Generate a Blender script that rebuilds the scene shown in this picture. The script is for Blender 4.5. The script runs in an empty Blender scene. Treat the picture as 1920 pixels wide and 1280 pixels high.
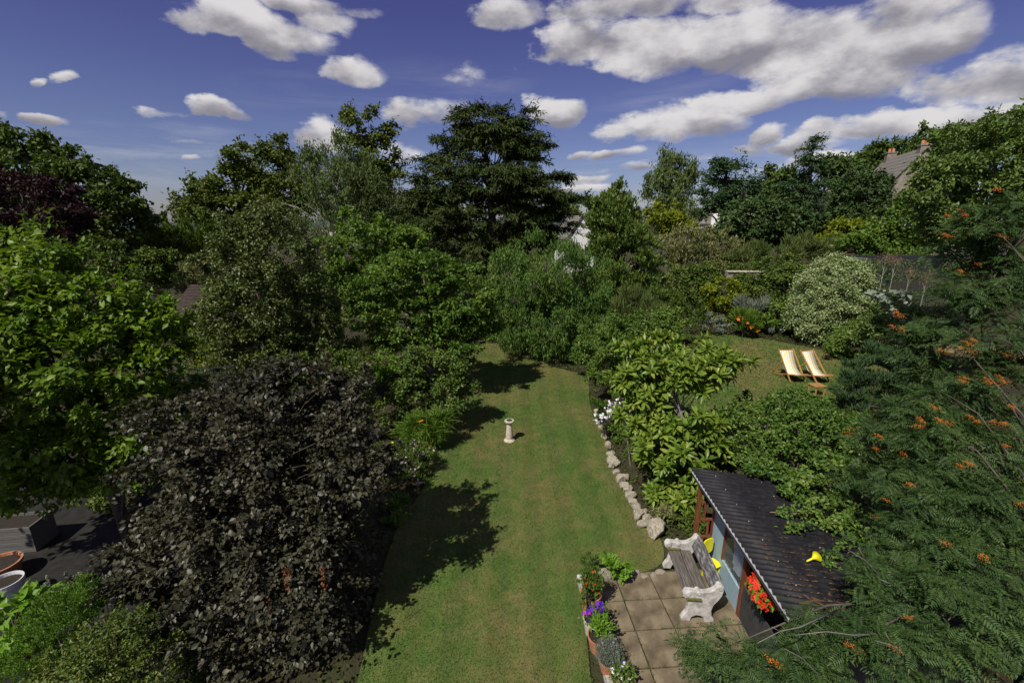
import bpy, math, random
import numpy as np
from mathutils import Vector, Matrix

random.seed(7)
RS = np.random.RandomState(11)
SC = bpy.context.scene
COL = SC.collection
R = math.radians

# ------------------------------------------------------------------ camera
CAM_H, FPX, TILT = 6.5, 853.0, R(15.0)
cam_data = bpy.data.cameras.new('camera')
cam_data.sensor_width = 36.0
cam_data.lens = FPX / 1920.0 * 36.0
cam_data.clip_start = 0.05
cam_data.clip_end = 20000
cam = bpy.data.objects.new('camera', cam_data)
cam.location = (0, 0, CAM_H)
cam.rotation_euler = (math.pi / 2 - TILT, 0, 0)
COL.objects.link(cam)
SC.camera = cam

# ------------------------------------------------------------------ sun, sky, exposure
SUN_EL = R(51)
SUN_TO = Vector((-0.63, -0.78, 0)).normalized()          # horizontal direction towards the sun
sun_vec = Vector((SUN_TO.x * math.cos(SUN_EL), SUN_TO.y * math.cos(SUN_EL), math.sin(SUN_EL)))
sl = bpy.data.lights.new('sun', 'SUN')
sl.energy = 4.9
sl.angle = R(0.53)
sl.color = (1.0, 0.95, 0.86)
so = bpy.data.objects.new('sun', sl)
so.rotation_euler = sun_vec.to_track_quat('Z', 'Y').to_euler()
so.location = (0, -30, 60)
COL.objects.link(so)

SC.view_settings.view_transform = 'Standard'
SC.view_settings.look = 'None'
SC.view_settings.exposure = 0.0
SC.view_settings.gamma = 1.0
SC.view_settings.use_curve_mapping = False
SC.cycles.max_bounces = 6
SC.cycles.diffuse_bounces = 3
SC.cycles.transmission_bounces = 4
SC.cycles.glossy_bounces = 2
SC.cycles.transparent_max_bounces = 6


def cam_dir(px, py):
    x, y = (px - 960) / FPX, -(py - 640) / FPX
    return Vector((x, math.cos(TILT) + y * math.sin(TILT), -math.sin(TILT) + y * math.cos(TILT)))


def at(px, py, Y):
    """world point seen at photo pixel (px, py) at distance Y in front of the house, and metres per photo pixel there"""
    d = cam_dir(px, py)
    s = Y / d.y
    return Vector((d.x * s, Y, CAM_H + d.z * s)), s / FPX


def gat(px, py, z=0.0):
    d = cam_dir(px, py)
    s = (z - CAM_H) / d.z
    return Vector((d.x * s, d.y * s, z))


# clouds: (photo px, py, half width, half height, amount)
CLOUDS = [(445, 52, 120, 48, 1.0), (545, 85, 85, 50, .85), (405, 40, 85, 30, .8), (610, 45, 55, 38, .8), (560, 8, 150, 26, .75), (600, 92, 40, 24, .6),
          (662, 134, 64, 36, 1.0), (407, 209, 50, 22, .95), (103, 218, 40, 12, .8), (73, 143, 22, 11, .7), (124, 143, 30, 12, .7),
          (8, 212, 36, 14, .6), (335, 265, 36, 11, .72), (341, 298, 24, 9, .75), (318, 211, 50, 10, .55),
          (606, 254, 70, 34, .9), (740, 285, 60, 22, .6), (815, 215, 90, 42, .75), (885, 148, 60, 26, .42), (972, 131, 18, 20, .38),
          (1036, 211, 54, 32, 1.0), (1012, 188, 26, 18, .7),
          (1085, 92, 75, 50, .95), (1215, 110, 120, 72, 1.0), (1365, 90, 140, 75, 1.0), (1510, 100, 160, 95, 1.0), (1660, 85, 170, 85, 1.0),
          (1770, 60, 85, 70, .9), (1560, 165, 190, 48, .95), (1390, 200, 110, 26, .9), (955, 28, 75, 45, .8), (1190, 15, 170, 50, .85),
          (1340, 8, 140, 40, .8), (1705, 12, 170, 55, .9), (1560, 20, 80, 40, .6), (1250, 238, 150, 42, .9), (1175, 240, 60, 26, .8),
          (1440, 254, 46, 22, .9), (1395, 275, 60, 18, .6), (1850, 150, 170, 60, .9), (1700, 228, 190, 30, .9), (1610, 245, 110, 26, .9),
          (1890, 205, 120, 40, .8), (1520, 272, 70, 18, .7), (1160, 284, 48, 14, .8), (1098, 281, 30, 12, .7), (1190, 316, 60, 14, .6),
          (1100, 335, 50, 12, .75), (1105, 350, 48, 10, .75), (1560, 297, 80, 16, .8), (1300, 300, 70, 14, .5), (1440, 310, 80, 16, .5),
          (2060, 120, 120, 80, .9), (1000, 330, 40, 10, .4), (1280, 60, 90, 50, .7),]
CIRRUS = [(250, 262, 170, 22, .8), (330, 286, 180, 18, .9), (180, 240, 150, 18, .6), (420, 330, 170, 22, .6), (300, 340, 200, 30, .5), (1240, 182, 130, 24, .35), (870, 170, 120, 40, .4), (1130, 310, 120, 22, .6), (1400, 300, 200, 40, .6), (700, 180, 200, 60, .25)]


def build_world():
    w = bpy.data.worlds.new('World')
    SC.world = w
    w.use_nodes = True
    try:
        w.cycles.sampling_method = 'MANUAL'
        w.cycles.sample_map_resolution = 512
    except Exception:
        pass
    nt = w.node_tree
    nt.nodes.clear()
    N, Lk = nt.nodes.new, nt.links.new
    out = N('ShaderNodeOutputWorld')
    bg = N('ShaderNodeBackground')
    bg.inputs['Strength'].default_value = 0.1
    Lk(bg.outputs[0], out.inputs[0])
    sky = N('ShaderNodeTexSky')
    sky.sky_type = 'NISHITA'
    sky.sun_disc = False
    sky.sun_elevation = SUN_EL
    sky.sun_rotation = math.atan2(SUN_TO.x, SUN_TO.y)
    sky.altitude = 150
    sky.air_density = 1.0
    sky.dust_density = 0.6
    sky.ozone_density = 3.0
    tint = N('ShaderNodeMix')
    tint.data_type = 'RGBA'
    tint.blend_type = 'MULTIPLY'
    tint.inputs[0].default_value = 1.0
    Lk(sky.outputs[0], tint.inputs[6])

    geo = N('ShaderNodeTexCoord')
    sep = N('ShaderNodeSeparateXYZ')
    Lk(geo.outputs['Generated'], sep.inputs[0])

    def M(op, a, b=None, c=None, clamp=False):
        n = N('ShaderNodeMath')
        n.operation = op
        n.use_clamp = clamp
        for k, v in enumerate((a, b, c)):
            if v is None:
                continue
            if isinstance(v, (int, float)):
                n.inputs[k].default_value = v
            else:
                Lk(v, n.inputs[k])
        return n.outputs[0]

    x, y, z = sep.outputs
    az = M('ARCTAN2', x, y)
    el = M('ARCSINE', z)
    zz = M('MAXIMUM', z, 0.02)
    zz = M('ADD', zz, 0.10)
    comb = N('ShaderNodeCombineXYZ')
    Lk(M('DIVIDE', x, zz), comb.inputs[0])
    Lk(M('DIVIDE', y, zz), comb.inputs[1])

    def noise(scale, detail, rough, vec, off=(0, 0, 0), dist=0.0):
        mp = N('ShaderNodeMapping')
        mp.inputs['Location'].default_value = off
        Lk(vec, mp.inputs[0])
        n = N('ShaderNodeTexNoise')
        n.inputs['Scale'].default_value = scale
        n.inputs['Detail'].default_value = detail
        n.inputs['Roughness'].default_value = rough
        n.inputs['Distortion'].default_value = dist
        Lk(mp.outputs[0], n.inputs['Vector'])
        return n.outputs['Fac']
    tr = N('ShaderNodeMix')
    tr.data_type = 'RGBA'
    Lk(M('MULTIPLY', M('MAXIMUM', z, 0.0), 2.9, clamp=True), tr.inputs[0])
    tr.inputs[6].default_value = SKY_TINT_LOW
    tr.inputs[7].default_value = SKY_TINT
    Lk(tr.outputs[2], tint.inputs[7])
    n1 = noise(1.9, 8, 0.60, comb.outputs[0])
    nb = noise(9.0, 5, 0.55, geo.outputs['Generated'], (3, 1, 2))
    flat = N('ShaderNodeMapping')
    flat.inputs['Scale'].default_value = (1, 1, 1.9)
    Lk(geo.outputs['Generated'], flat.inputs[0])
    nc = noise(13.0, 8, 0.58, flat.outputs[0], (1, 2, 0))
    nd = noise(13.0, 8, 0.58, flat.outputs[0], (1, 2, 0.05))
    relief = M('SUBTRACT', nc, nd)
    ne = noise(6.0, 4, 0.5, flat.outputs[0], (4, 2, 0))
    nf = noise(6.0, 4, 0.5, flat.outputs[0], (4, 2, 0.09))
    relief = M('ADD', M('MULTIPLY', relief, 3.2), M('MULTIPLY', M('SUBTRACT', ne, nf), 4.2))
    nw = noise(5.0, 3, 0.5, geo.outputs['Generated'], (7, 4, 1))
    azw = M('MULTIPLY_ADD', M('SUBTRACT', nb, 0.5), 0.10, az)
    elw = M('MULTIPLY_ADD', M('SUBTRACT', nw, 0.5), 0.05, el)

    azw = M('MULTIPLY_ADD', M('SUBTRACT', nc, 0.5), 0.06, azw)
    elw = M('MULTIPLY_ADD', M('SUBTRACT', nd, 0.5), 0.035, elw)

    grp = bpy.data.node_groups.new('cloud_puff', 'ShaderNodeTree')
    for nm in ('az', 'el', 'a', 'e', 'ra', 're', 'amt'):
        grp.interface.new_socket(nm, in_out='INPUT', socket_type='NodeSocketFloat')
    for nm in ('w', 'wv', 'acc', 'accv'):
        grp.interface.new_socket(nm, in_out='OUTPUT', socket_type='NodeSocketFloat')
    grp.interface.new_socket('acc_in', in_out='INPUT', socket_type='NodeSocketFloat')
    grp.interface.new_socket('accv_in', in_out='INPUT', socket_type='NodeSocketFloat')
    gi = grp.nodes.new('NodeGroupInput')
    go = grp.nodes.new('NodeGroupOutput')

    def GM(op, a, b=None, c=None):
        n = grp.nodes.new('ShaderNodeMath')
        n.operation = op
        for k, v in enumerate((a, b, c)):
            if v is None:
                continue
            if isinstance(v, (int, float)):
                n.inputs[k].default_value = v
            else:
                grp.links.new(v, n.inputs[k])
        return n.outputs[0]
    I = gi.outputs
    u = GM('MULTIPLY', GM('SUBTRACT', I['az'], I['a']), I['ra'])
    v = GM('MULTIPLY', GM('SUBTRACT', I['el'], I['e']), I['re'])
    # flat underside: squash distance below the centre
    vv = GM('MAXIMUM', v, GM('MULTIPLY', v, -1.45))
    d2 = GM('ADD', GM('MULTIPLY', u, u), GM('MULTIPLY', vv, vv))
    wgt = GM('MULTIPLY', GM('MAXIMUM', GM('SUBTRACT', 1.0, GM('MULTIPLY', d2, 0.55)), 0.0), I['amt'])
    grp.links.new(GM('MAXIMUM', I['acc_in'], wgt), go.inputs['acc'])
    w2 = GM('MULTIPLY', wgt, wgt)
    grp.links.new(GM('ADD', I['accv_in'], GM('MULTIPLY', w2, v)), go.inputs['accv'])
    grp.links.new(w2, go.inputs['w'])

    ci = None
    for (px, py, hw, hh, amt) in CIRRUS:
        d = cam_dir(px, py).normalized()
        a0, e0 = math.atan2(d.x, d.y), math.asin(d.z)
        d1 = cam_dir(px + hw, py).normalized()
        d2 = cam_dir(px, py - hh).normalized()
        g = N('ShaderNodeGroup')
        g.node_tree = grp
        Lk(azw, g.inputs['az'])
        Lk(M('MULTIPLY_ADD', M('SUBTRACT', az, a0), -0.12, elw), g.inputs['el'])
        for nm, v in (('a', a0), ('e', e0), ('ra', 1 / abs(math.atan2(d1.x, d1.y) - a0)), ('re', 1 / abs(math.asin(d2.z) - e0)), ('amt', amt)):
            g.inputs[nm].default_value = v
        if ci is not None:
            Lk(ci, g.inputs['acc_in'])
        ci = g.outputs['acc']
    stretch = N('ShaderNodeMapping')
    stretch.inputs['Scale'].default_value = (3, 3, 26)
    stretch.inputs['Rotation'].default_value = (0, R(7), 0)
    Lk(geo.outputs['Generated'], stretch.inputs[0])
    wisp = noise(1.6, 6, 0.6, stretch.outputs[0], (0, 0, 0), 0.6)
    wisp = M('MULTIPLY', M('MULTIPLY', M('SUBTRACT', wisp, 0.40), 2.6, clamp=True), ci)
    acc = accv = None
    wsum = None
    for (px, py, hw, hh, amt) in CLOUDS:
        d = cam_dir(px, py).normalized()
        a0, e0 = math.atan2(d.x, d.y), math.asin(d.z)
        d1 = cam_dir(px + hw, py).normalized()
        d2 = cam_dir(px, py - hh).normalized()
        ra = max(abs(math.atan2(d1.x, d1.y) - a0), .004)
        re = max(abs(math.asin(d2.z) - e0), .004)
        g = N('ShaderNodeGroup')
        g.node_tree = grp
        Lk(azw, g.inputs['az'])
        Lk(elw, g.inputs['el'])
        g.inputs['a'].default_value = a0
        g.inputs['e'].default_value = e0
        g.inputs['ra'].default_value = 1 / ra
        g.inputs['re'].default_value = 1 / re
        g.inputs['amt'].default_value = amt
        if acc is not None:
            Lk(acc, g.inputs['acc_in'])
            Lk(accv, g.inputs['accv_in'])
        acc, accv = g.outputs['acc'], g.outputs['accv']
        wsum = g.outputs['w'] if wsum is None else M('ADD', wsum, g.outputs['w'])
    # the same broken cumulus goes on round the rest of the sky
    big = noise(0.55, 4, 0.5, comb.outputs[0], (5.3, 2.1, 0))
    outside = M('SMOOTH_MIN', M('MAXIMUM', M('MULTIPLY', M('SUBTRACT', M('ABSOLUTE', az), 0.95), 4.0), M('MULTIPLY', M('SUBTRACT', el, 0.48), 5.0)), 1.0, 0.1)
    outside = M('MAXIMUM', outside, 0.0)
    field = M('MULTIPLY', M('MULTIPLY', M('SUBTRACT', big, 0.46), 5.0, clamp=True), outside)
    acc = M('MAXIMUM', acc, field)
    dens0 = M('ADD', M('MULTIPLY', acc, 0.92), M('MULTIPLY', M('SUBTRACT', n1, 0.5), 0.8))
    dens0 = M('ADD', dens0, M('MULTIPLY', M('SUBTRACT', nb, 0.5), 0.45))
    dens0 = M('ADD', dens0, M('MULTIPLY', M('SUBTRACT', nc, 0.5), 1.1))
    ms = N('ShaderNodeMapRange')
    ms.interpolation_type = 'SMOOTHSTEP'
    Lk(dens0, ms.inputs[0])
    ms.inputs[1].default_value = 0.28
    ms.inputs[2].default_value = 0.68
    gate = M('MULTIPLY', acc, 3.0, clamp=True)
    dens = M('MULTIPLY', ms.outputs[0], gate)
    V = M('DIVIDE', accv, M('ADD', wsum, 0.05))
    V = M('ADD', V, M('MULTIPLY', relief, .62))
    V = M('ADD', V, M('MULTIPLY', M('SUBTRACT', 0.75, dens), 0.5))
    sh = N('ShaderNodeMapRange')
    sh.interpolation_type = 'SMOOTHSTEP'
    Lk(V, sh.inputs[0])
    sh.inputs[1].default_value = -0.85
    sh.inputs[2].default_value = 0.7
    cc = N('ShaderNodeMix')
    cc.data_type = 'RGBA'
    Lk(sh.outputs[0], cc.inputs[0])
    cc.inputs[6].default_value = CLOUD_LO
    cc.inputs[7].default_value = CLOUD_HI
    fin = N('ShaderNodeMix')
    fin.data_type = 'RGBA'
    Lk(M('MULTIPLY', dens, 0.96), fin.inputs[0])
    veil = N('ShaderNodeMix')
    veil.data_type = 'RGBA'
    Lk(M('MULTIPLY', wisp, 0.42), veil.inputs[0])
    Lk(tint.outputs[2], veil.inputs[6])
    veil.inputs[7].default_value = CLOUD_HI
    Lk(veil.outputs[2], fin.inputs[6])
    Lk(cc.outputs[2], fin.inputs[7])
    Lk(fin.outputs[2], bg.inputs['Color'])


SKY_TINT = (0.49, 0.355, 0.63, 1)
SKY_TINT_LOW = (0.62, 0.60, 0.74, 1)
CLOUD_LO = (2.5, 2.4, 2.75, 1)
CLOUD_HI = (7.4, 7.2, 7.2, 1)
build_world()


# ------------------------------------------------------------------ helpers
def tag(o, label=None, cat=None, group=None, kind=None):
    if label:
        o['label'] = label
    if cat:
        o['category'] = cat
    if group:
        o['group'] = group
    if kind:
        o['kind'] = kind
    return o


def thing(name, label, cat, loc=(0, 0, 0), rz=0.0, group=None):
    o = bpy.data.objects.new(name, None)
    o.empty_display_size = 0.1
    COL.objects.link(o)
    o.location = loc
    o.rotation_euler = (0, 0, rz)
    return tag(o, label, cat, group)


def np_mesh(name, V, F):
    """V (n,3) array, F (m,k) array of equal-sized faces"""
    V = np.ascontiguousarray(V, dtype=np.float32)
    F = np.ascontiguousarray(F, dtype=np.int32)
    me = bpy.data.meshes.new(name)
    m, k = F.shape
    me.vertices.add(len(V))
    me.vertices.foreach_set('co', V.ravel())
    me.loops.add(m * k)
    me.loops.foreach_set('vertex_index', F.ravel())
    me.polygons.add(m)
    me.polygons.foreach_set('loop_start', np.arange(0, m * k, k, dtype=np.int32))
    me.polygons.foreach_set('loop_total', np.full(m, k, dtype=np.int32))
    me.update(calc_edges=True)
    return me


def link(name, me, mat=None, parent=None, loc=None, rot=None, kind=None):
    o = bpy.data.objects.new(name, me)
    COL.objects.link(o)
    if mat is not None and not me.materials:
        me.materials.append(mat)
    if parent is not None:
        o.parent = parent
    if loc is not None:
        o.location = loc
    if rot is not None:
        o.rotation_euler = rot
    if kind:
        o['kind'] = kind
    return o


class MB:
    """collects shapes into one mesh"""

    def __init__(self):
        self.v, self.f = [], []

    def add(self, vs, fs):
        n = len(self.v)
        self.v += [tuple(p) for p in vs]
        self.f += [tuple(i + n for i in f) for f in fs]
        return self

    def box(self, x0, x1, y0, y1, z0, z1):
        return self.add([(x0, y0, z0), (x1, y0, z0), (x1, y1, z0), (x0, y1, z0), (x0, y0, z1), (x1, y0, z1), (x1, y1, z1), (x0, y1, z1)],
                        [(0, 3, 2, 1), (4, 5, 6, 7), (0, 1, 5, 4), (1, 2, 6, 5), (2, 3, 7, 6), (3, 0, 4, 7)])

    def bar(self, a, b, w, h, up=(0, 0, 1)):
        a, b = Vector(a), Vector(b)
        t = (b - a).normalized()
        s = t.cross(Vector(up))
        if s.length < 1e-4:
            s = t.cross(Vector((1, 0, 0)))
        s.normalize()
        u = s.cross(t)
        vs = [p + s * (i * w / 2) + u * (j * h / 2) for p in (a, b) for i, j in ((-1, -1), (1, -1), (1, 1), (-1, 1))]
        return self.add(vs, [(0, 1, 2, 3), (7, 6, 5, 4), (0, 4, 5, 1), (1, 5, 6, 2), (2, 6, 7, 3), (3, 7, 4, 0)])

    def tube(self, pts, rads, n=6, caps=True):
        pts = [Vector(p) for p in pts]
        base = len(self.v)
        for i, p in enumerate(pts):
            t = (pts[min(i + 1, len(pts) - 1)] - pts[max(i - 1, 0)])
            if t.length < 1e-6:
                t = Vector((0, 0, 1))
            t.normalize()
            s = t.cross(Vector((0.13, 0.97, 0.2)))
            if s.length < 1e-3:
                s = t.cross(Vector((1, 0, 0)))
            s.normalize()
            u = s.cross(t)
            for k in range(n):
                a = 2 * math.pi * k / n
                self.v.append(tuple(p + (s * math.cos(a) + u * math.sin(a)) * rads[i]))
        for i in range(len(pts) - 1):
            for k in range(n):
                a, b = base + i * n + k, base + i * n + (k + 1) % n
                self.f.append((a, b, b + n, a + n))
        if caps:
            self.f.append(tuple(base + k for k in range(n))[::-1])
            e = base + (len(pts) - 1) * n
            self.f.append(tuple(e + k for k in range(n)))
        return self

    def lathe(self, prof, n=24, c=(0, 0, 0), sx=1.0, sy=1.0):
        base = len(self.v)
        for r, z in prof:
            for k in range(n):
                a = 2 * math.pi * k / n
                self.v.append((c[0] + r * sx * math.cos(a), c[1] + r * sy * math.sin(a), c[2] + z))
        for i in range(len(prof) - 1):
            for k in range(n):
                a, b = base + i * n + k, base + i * n + (k + 1) % n
                self.f.append((a, b, b + n, a + n))
        return self

    def disc(self, r, z, n=24, c=(0, 0)):
        return self.add([(c[0] + r * math.cos(2 * math.pi * k / n), c[1] + r * math.sin(2 * math.pi * k / n), z) for k in range(n)], [tuple(range(n))])

    def prism(self, outline, axis, a, b):
        """outline [(p,q)] extruded along axis from a to b"""
        def P(p, q, t):
            return (t, p, q) if axis == 'x' else (p, t, q) if axis == 'y' else (p, q, t)
        n = len(outline)
        vs = [P(p, q, a) for p, q in outline] + [P(p, q, b) for p, q in outline]
        fs = [tuple(range(n)), tuple(range(2 * n - 1, n - 1, -1))] + [(i, (i + 1) % n + 0, (i + 1) % n + n, i + n) for i in range(n)]
        return self.add(vs, [f[::-1] if k > 1 else f for k, f in enumerate(fs)])

    def mesh(self, name, smooth=False, bevel=0.0):
        me = bpy.data.meshes.new(name)
        me.from_pydata(self.v, [], self.f)
        import bmesh
        bm = bmesh.new()
        bm.from_mesh(me)
        bmesh.ops.recalc_face_normals(bm, faces=bm.faces)
        if bevel > 0:
            es = [e for e in bm.edges if len(e.link_faces) == 2 and e.calc_face_angle(0) > 0.7]
            bmesh.ops.bevel(bm, geom=es, offset=bevel, segments=1, affect='EDGES', clamp_overlap=True)
        bm.to_mesh(me)
        bm.free()
        if smooth:
            for p in me.polygons:
                p.use_smooth = True
        return me

    def build(self, name, mat, parent=None, smooth=False, bevel=0.0, kind=None, loc=None):
        return link(name, self.mesh(name, smooth, bevel), mat, parent, loc=loc, kind=kind)


# ------------------------------------------------------------------ materials
def new_mat(name):
    m = bpy.data.materials.new(name)
    m.use_nodes = True
    nt = m.node_tree
    b = nt.nodes['Principled BSDF']
    return m, nt, b


def ramp(nt, fac, stops, interp='LINEAR'):
    r = nt.nodes.new('ShaderNodeValToRGB')
    r.color_ramp.interpolation = interp
    els = r.color_ramp.elements
    while len(els) < len(stops):
        els.new(0.5)
    for e, (p, c) in zip(els, stops):
        e.position = p
        e.color = (*c, 1)
    nt.links.new(fac, r.inputs[0])
    return r.outputs[0]


def tex_noise(nt, scale, detail=4, rough=0.55, coord='Object', stretch=None, dist=0.0):
    tc = nt.nodes.new('ShaderNodeTexCoord')
    n = nt.nodes.new('ShaderNodeTexNoise')
    n.inputs['Scale'].default_value = scale
    n.inputs['Detail'].default_value = detail
    n.inputs['Roughness'].default_value = rough
    n.inputs['Distortion'].default_value = dist
    src = tc.outputs[coord]
    if coord == 'World':
        pass
    if stretch:
        mp = nt.nodes.new('ShaderNodeMapping')
        mp.inputs['Scale'].default_value = stretch
        nt.links.new(src, mp.inputs[0])
        src = mp.outputs[0]
    nt.links.new(src, n.inputs['Vector'])
    return n.outputs['Fac']


def mix(nt, fac, a, b, mode='MIX'):
    m = nt.nodes.new('ShaderNodeMix')
    m.data_type = 'RGBA'
    m.blend_type = mode
    for s, v in ((0, fac), (6, a), (7, b)):
        if isinstance(v, (int, float)):
            m.inputs[s].default_value = v
        elif isinstance(v, tuple):
            m.inputs[s].default_value = (*v, 1)
        else:
            nt.links.new(v, m.inputs[s])
    return m.outputs[2]


def math_n(nt, op, a, b=0.0, clamp=False):
    m = nt.nodes.new('ShaderNodeMath')
    m.operation = op
    m.use_clamp = clamp
    for k, v in enumerate((a, b)):
        if isinstance(v, (int, float)):
            m.inputs[k].default_value = v
        else:
            nt.links.new(v, m.inputs[k])
    return m.outputs[0]


def bump(nt, b, h, strength=0.3, dist=0.02):
    bp = nt.nodes.new('ShaderNodeBump')
    bp.inputs['Strength'].default_value = strength
    bp.inputs['Distance'].default_value = dist
    nt.links.new(h, bp.inputs['Height'])
    nt.links.new(bp.outputs[0], b.inputs['Normal'])


def rough_mat(name, a, b_, scale=8, rough=0.8, bs=0.3, bd=0.01, stretch=None, c=None, spec=0.3, detail=6):
    """two- or three-tone mottled solid material with fine relief"""
    m, nt, b = new_mat(name)
    f = tex_noise(nt, scale, detail, 0.6, stretch=stretch)
    stops = [(0.35, a), (0.65, b_)] if c is None else [(0.32, a), (0.5, b_), (0.68, c)]
    col = ramp(nt, f, stops)
    nt.links.new(col, b.inputs['Base Color'])
    b.inputs['Roughness'].default_value = rough
    b.inputs['Specular IOR Level'].default_value = spec
    f2 = tex_noise(nt, scale * 5, 4, 0.6, stretch=stretch)
    bump(nt, b, f2, bs, bd)
    return m


def leaf_mat(name, a, b_, c=None, rough=0.5, trans=0.28, spec=0.4, warm=None, nscale=0.9, tcol=None):
    """leaves: colour differs from leaf to leaf and from bough to bough, light comes through"""
    m, nt, b = new_mat(name)
    geo = nt.nodes.new('ShaderNodeNewGeometry')
    oi = nt.nodes.new('ShaderNodeObjectInfo')
    rnd = math_n(nt, 'FRACT', math_n(nt, 'ADD', geo.outputs['Random Per Island'], oi.outputs['Random']))
    mp = nt.nodes.new('ShaderNodeTexNoise')
    mp.inputs['Scale'].default_value = nscale
    mp.inputs['Detail'].default_value = 3
    nt.links.new(geo.outputs['Position'], mp.inputs['Vector'])
    f = math_n(nt, 'ADD', math_n(nt, 'MULTIPLY', rnd, 0.62), math_n(nt, 'MULTIPLY', math_n(nt, 'SUBTRACT', mp.outputs['Fac'], 0.3), 0.95))
    f = math_n(nt, 'ADD', f, 0.0, clamp=True)
    stops = [(0.08, a), (0.92, b_)] if c is None else [(0.05, a), (0.55, b_), (0.95, c)]
    if warm:
        stops = stops[:-1] + [(0.93, stops[-1][1]), (0.985, warm)]
    col = ramp(nt, f, stops)
    nt.links.new(col, b.inputs['Base Color'])
    b.inputs['Roughness'].default_value = rough
    b.inputs['Specular IOR Level'].default_value = spec
    if trans > 0:
        tr = nt.nodes.new('ShaderNodeBsdfTranslucent')
        tint = mix(nt, 1.0, col, tcol or (1.25, 1.35, 0.45), 'MULTIPLY')
        nt.links.new(tint, tr.inputs['Color'])
        ms = nt.nodes.new('ShaderNodeMixShader')
        ms.inputs[0].default_value = trans
        nt.links.new(b.outputs[0], ms.inputs[1])
        nt.links.new(tr.outputs[0], ms.inputs[2])
        out = [n for n in nt.nodes if n.type == 'OUTPUT_MATERIAL'][0]
        nt.links.new(ms.outputs[0], out.inputs['Surface'])
    return m


def plain(name, col, rough=0.5, spec=0.4, metal=0.0):
    m, nt, b = new_mat(name)
    f = tex_noise(nt, 14, 5, 0.6)
    c = mix(nt, f, tuple(x * 0.86 for x in col), tuple(min(1, x * 1.1) for x in col))
    nt.links.new(c, b.inputs['Base Color'])
    b.inputs['Roughness'].default_value = rough
    b.inputs['Specular IOR Level'].default_value = spec
    b.inputs['Metallic'].default_value = metal
    return m


BARK = rough_mat('bark', (.05, .04, .03), (.13, .11, .085), 6, .9, .6, .02, (1, 1, .25))
BARK_PALE = rough_mat('pale_bark', (.24, .22, .19), (.5, .48, .44), 5, .8, .3, .01, (1, 1, .5), c=(.6, .58, .55))
BARK_GREY = rough_mat('grey_bark', (.16, .14, .12), (.28, .26, .23), 9, .8, .3, .01)
STEM = plain('stem', (.06, .09, .025), .7)


# ------------------------------------------------------------------ terrain
def sstep(a, b, x):
    t = np.clip((np.asarray(x, float) - a) / (b - a), 0, 1)
    return t * t * (3 - 2 * t)


def terrain(x, y):
    x, y = np.asarray(x, float), np.asarray(y, float)
    # right-hand terrace behind the rocks, level with the deckchairs
    edge = 3.0 + 2.9 * (1 - sstep(8.1, 9.4, y))
    back = 1 - sstep(19.0, 21.5, y) * (1 - sstep(3.2, 5.2, x))
    z = 1.0 * sstep(0, 1.5, x - edge) * back
    # hillside rising to the right and behind
    z = z + np.clip(y - 25, 0, 30) * 0.17 * sstep(2, 30, x)
    # the neighbour's yard and the valley to the left
    z = z - 0.6 * sstep(4.4, 4.9, -x) * (1 - sstep(14, 20, y))
    z = z - np.clip(y - 22, 0, 300) * 0.07 * sstep(-6, 14, -x)
    # far country
    rr = np.hypot(x, y)
    z = z * (1 - sstep(200, 700, rr)) - 30 * sstep(150, 900, rr)
    return z


def tz(x, y):
    return float(terrain(x, y))


def ground_axis(lo, hi, fine_lo, fine_hi, step):
    mid = np.arange(fine_lo, fine_hi + 1e-6, step)
    up = [fine_hi]
    s = step
    while up[-1] < hi:
        s *= 1.22
        up.append(min(up[-1] + s, hi))
    dn = [fine_lo]
    s = step
    while dn[-1] > lo:
        s *= 1.22
        dn.append(max(dn[-1] - s, lo))
    return np.array(dn[:0:-1] + list(mid) + up[1:])


def build_ground():
    xs = ground_axis(-5000, 5000, -12, 18, 0.25)
    ys = ground_axis(-600, 6000, 0, 30, 0.25)
    X, Y = np.meshgrid(xs, ys)
    Z = terrain(X, Y)
    soft = 0.03 * np.sin(X * 2.1 + 1.3) * np.cos(Y * 1.7) * (np.abs(X) > 3.2)
    Z = Z + soft - 0.03
    V = np.stack([X, Y, Z], -1).reshape(-1, 3)
    nx, ny = len(xs), len(ys)
    i = np.arange(nx * ny).reshape(ny, nx)
    F = np.stack([i[:-1, :-1], i[:-1, 1:], i[1:, 1:], i[1:, :-1]], -1).reshape(-1, 4)
    m, nt, b = new_mat('ground_soil')
    f = tex_noise(nt, 0.8, 8, 0.65)
    f2 = tex_noise(nt, 14, 6, 0.7)
    c1 = ramp(nt, f, [(0.4, (.028, .022, .014)), (0.55, (.04, .05, .018)), (0.7, (.06, .055, .03))])
    c = mix(nt, math_n(nt, 'MULTIPLY', f2, 0.6), c1, (.07, .055, .035))
    nt.links.new(c, b.inputs['Base Color'])
    b.inputs['Roughness'].default_value = 0.95
    b.inputs['Specular IOR Level'].default_value = 0.1
    bump(nt, b, f2, 0.8, 0.05)
    o = link('ground', np_mesh('ground', V, F), m, kind='structure')
    for p in o.data.polygons:
        p.use_smooth = True


build_ground()


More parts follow.
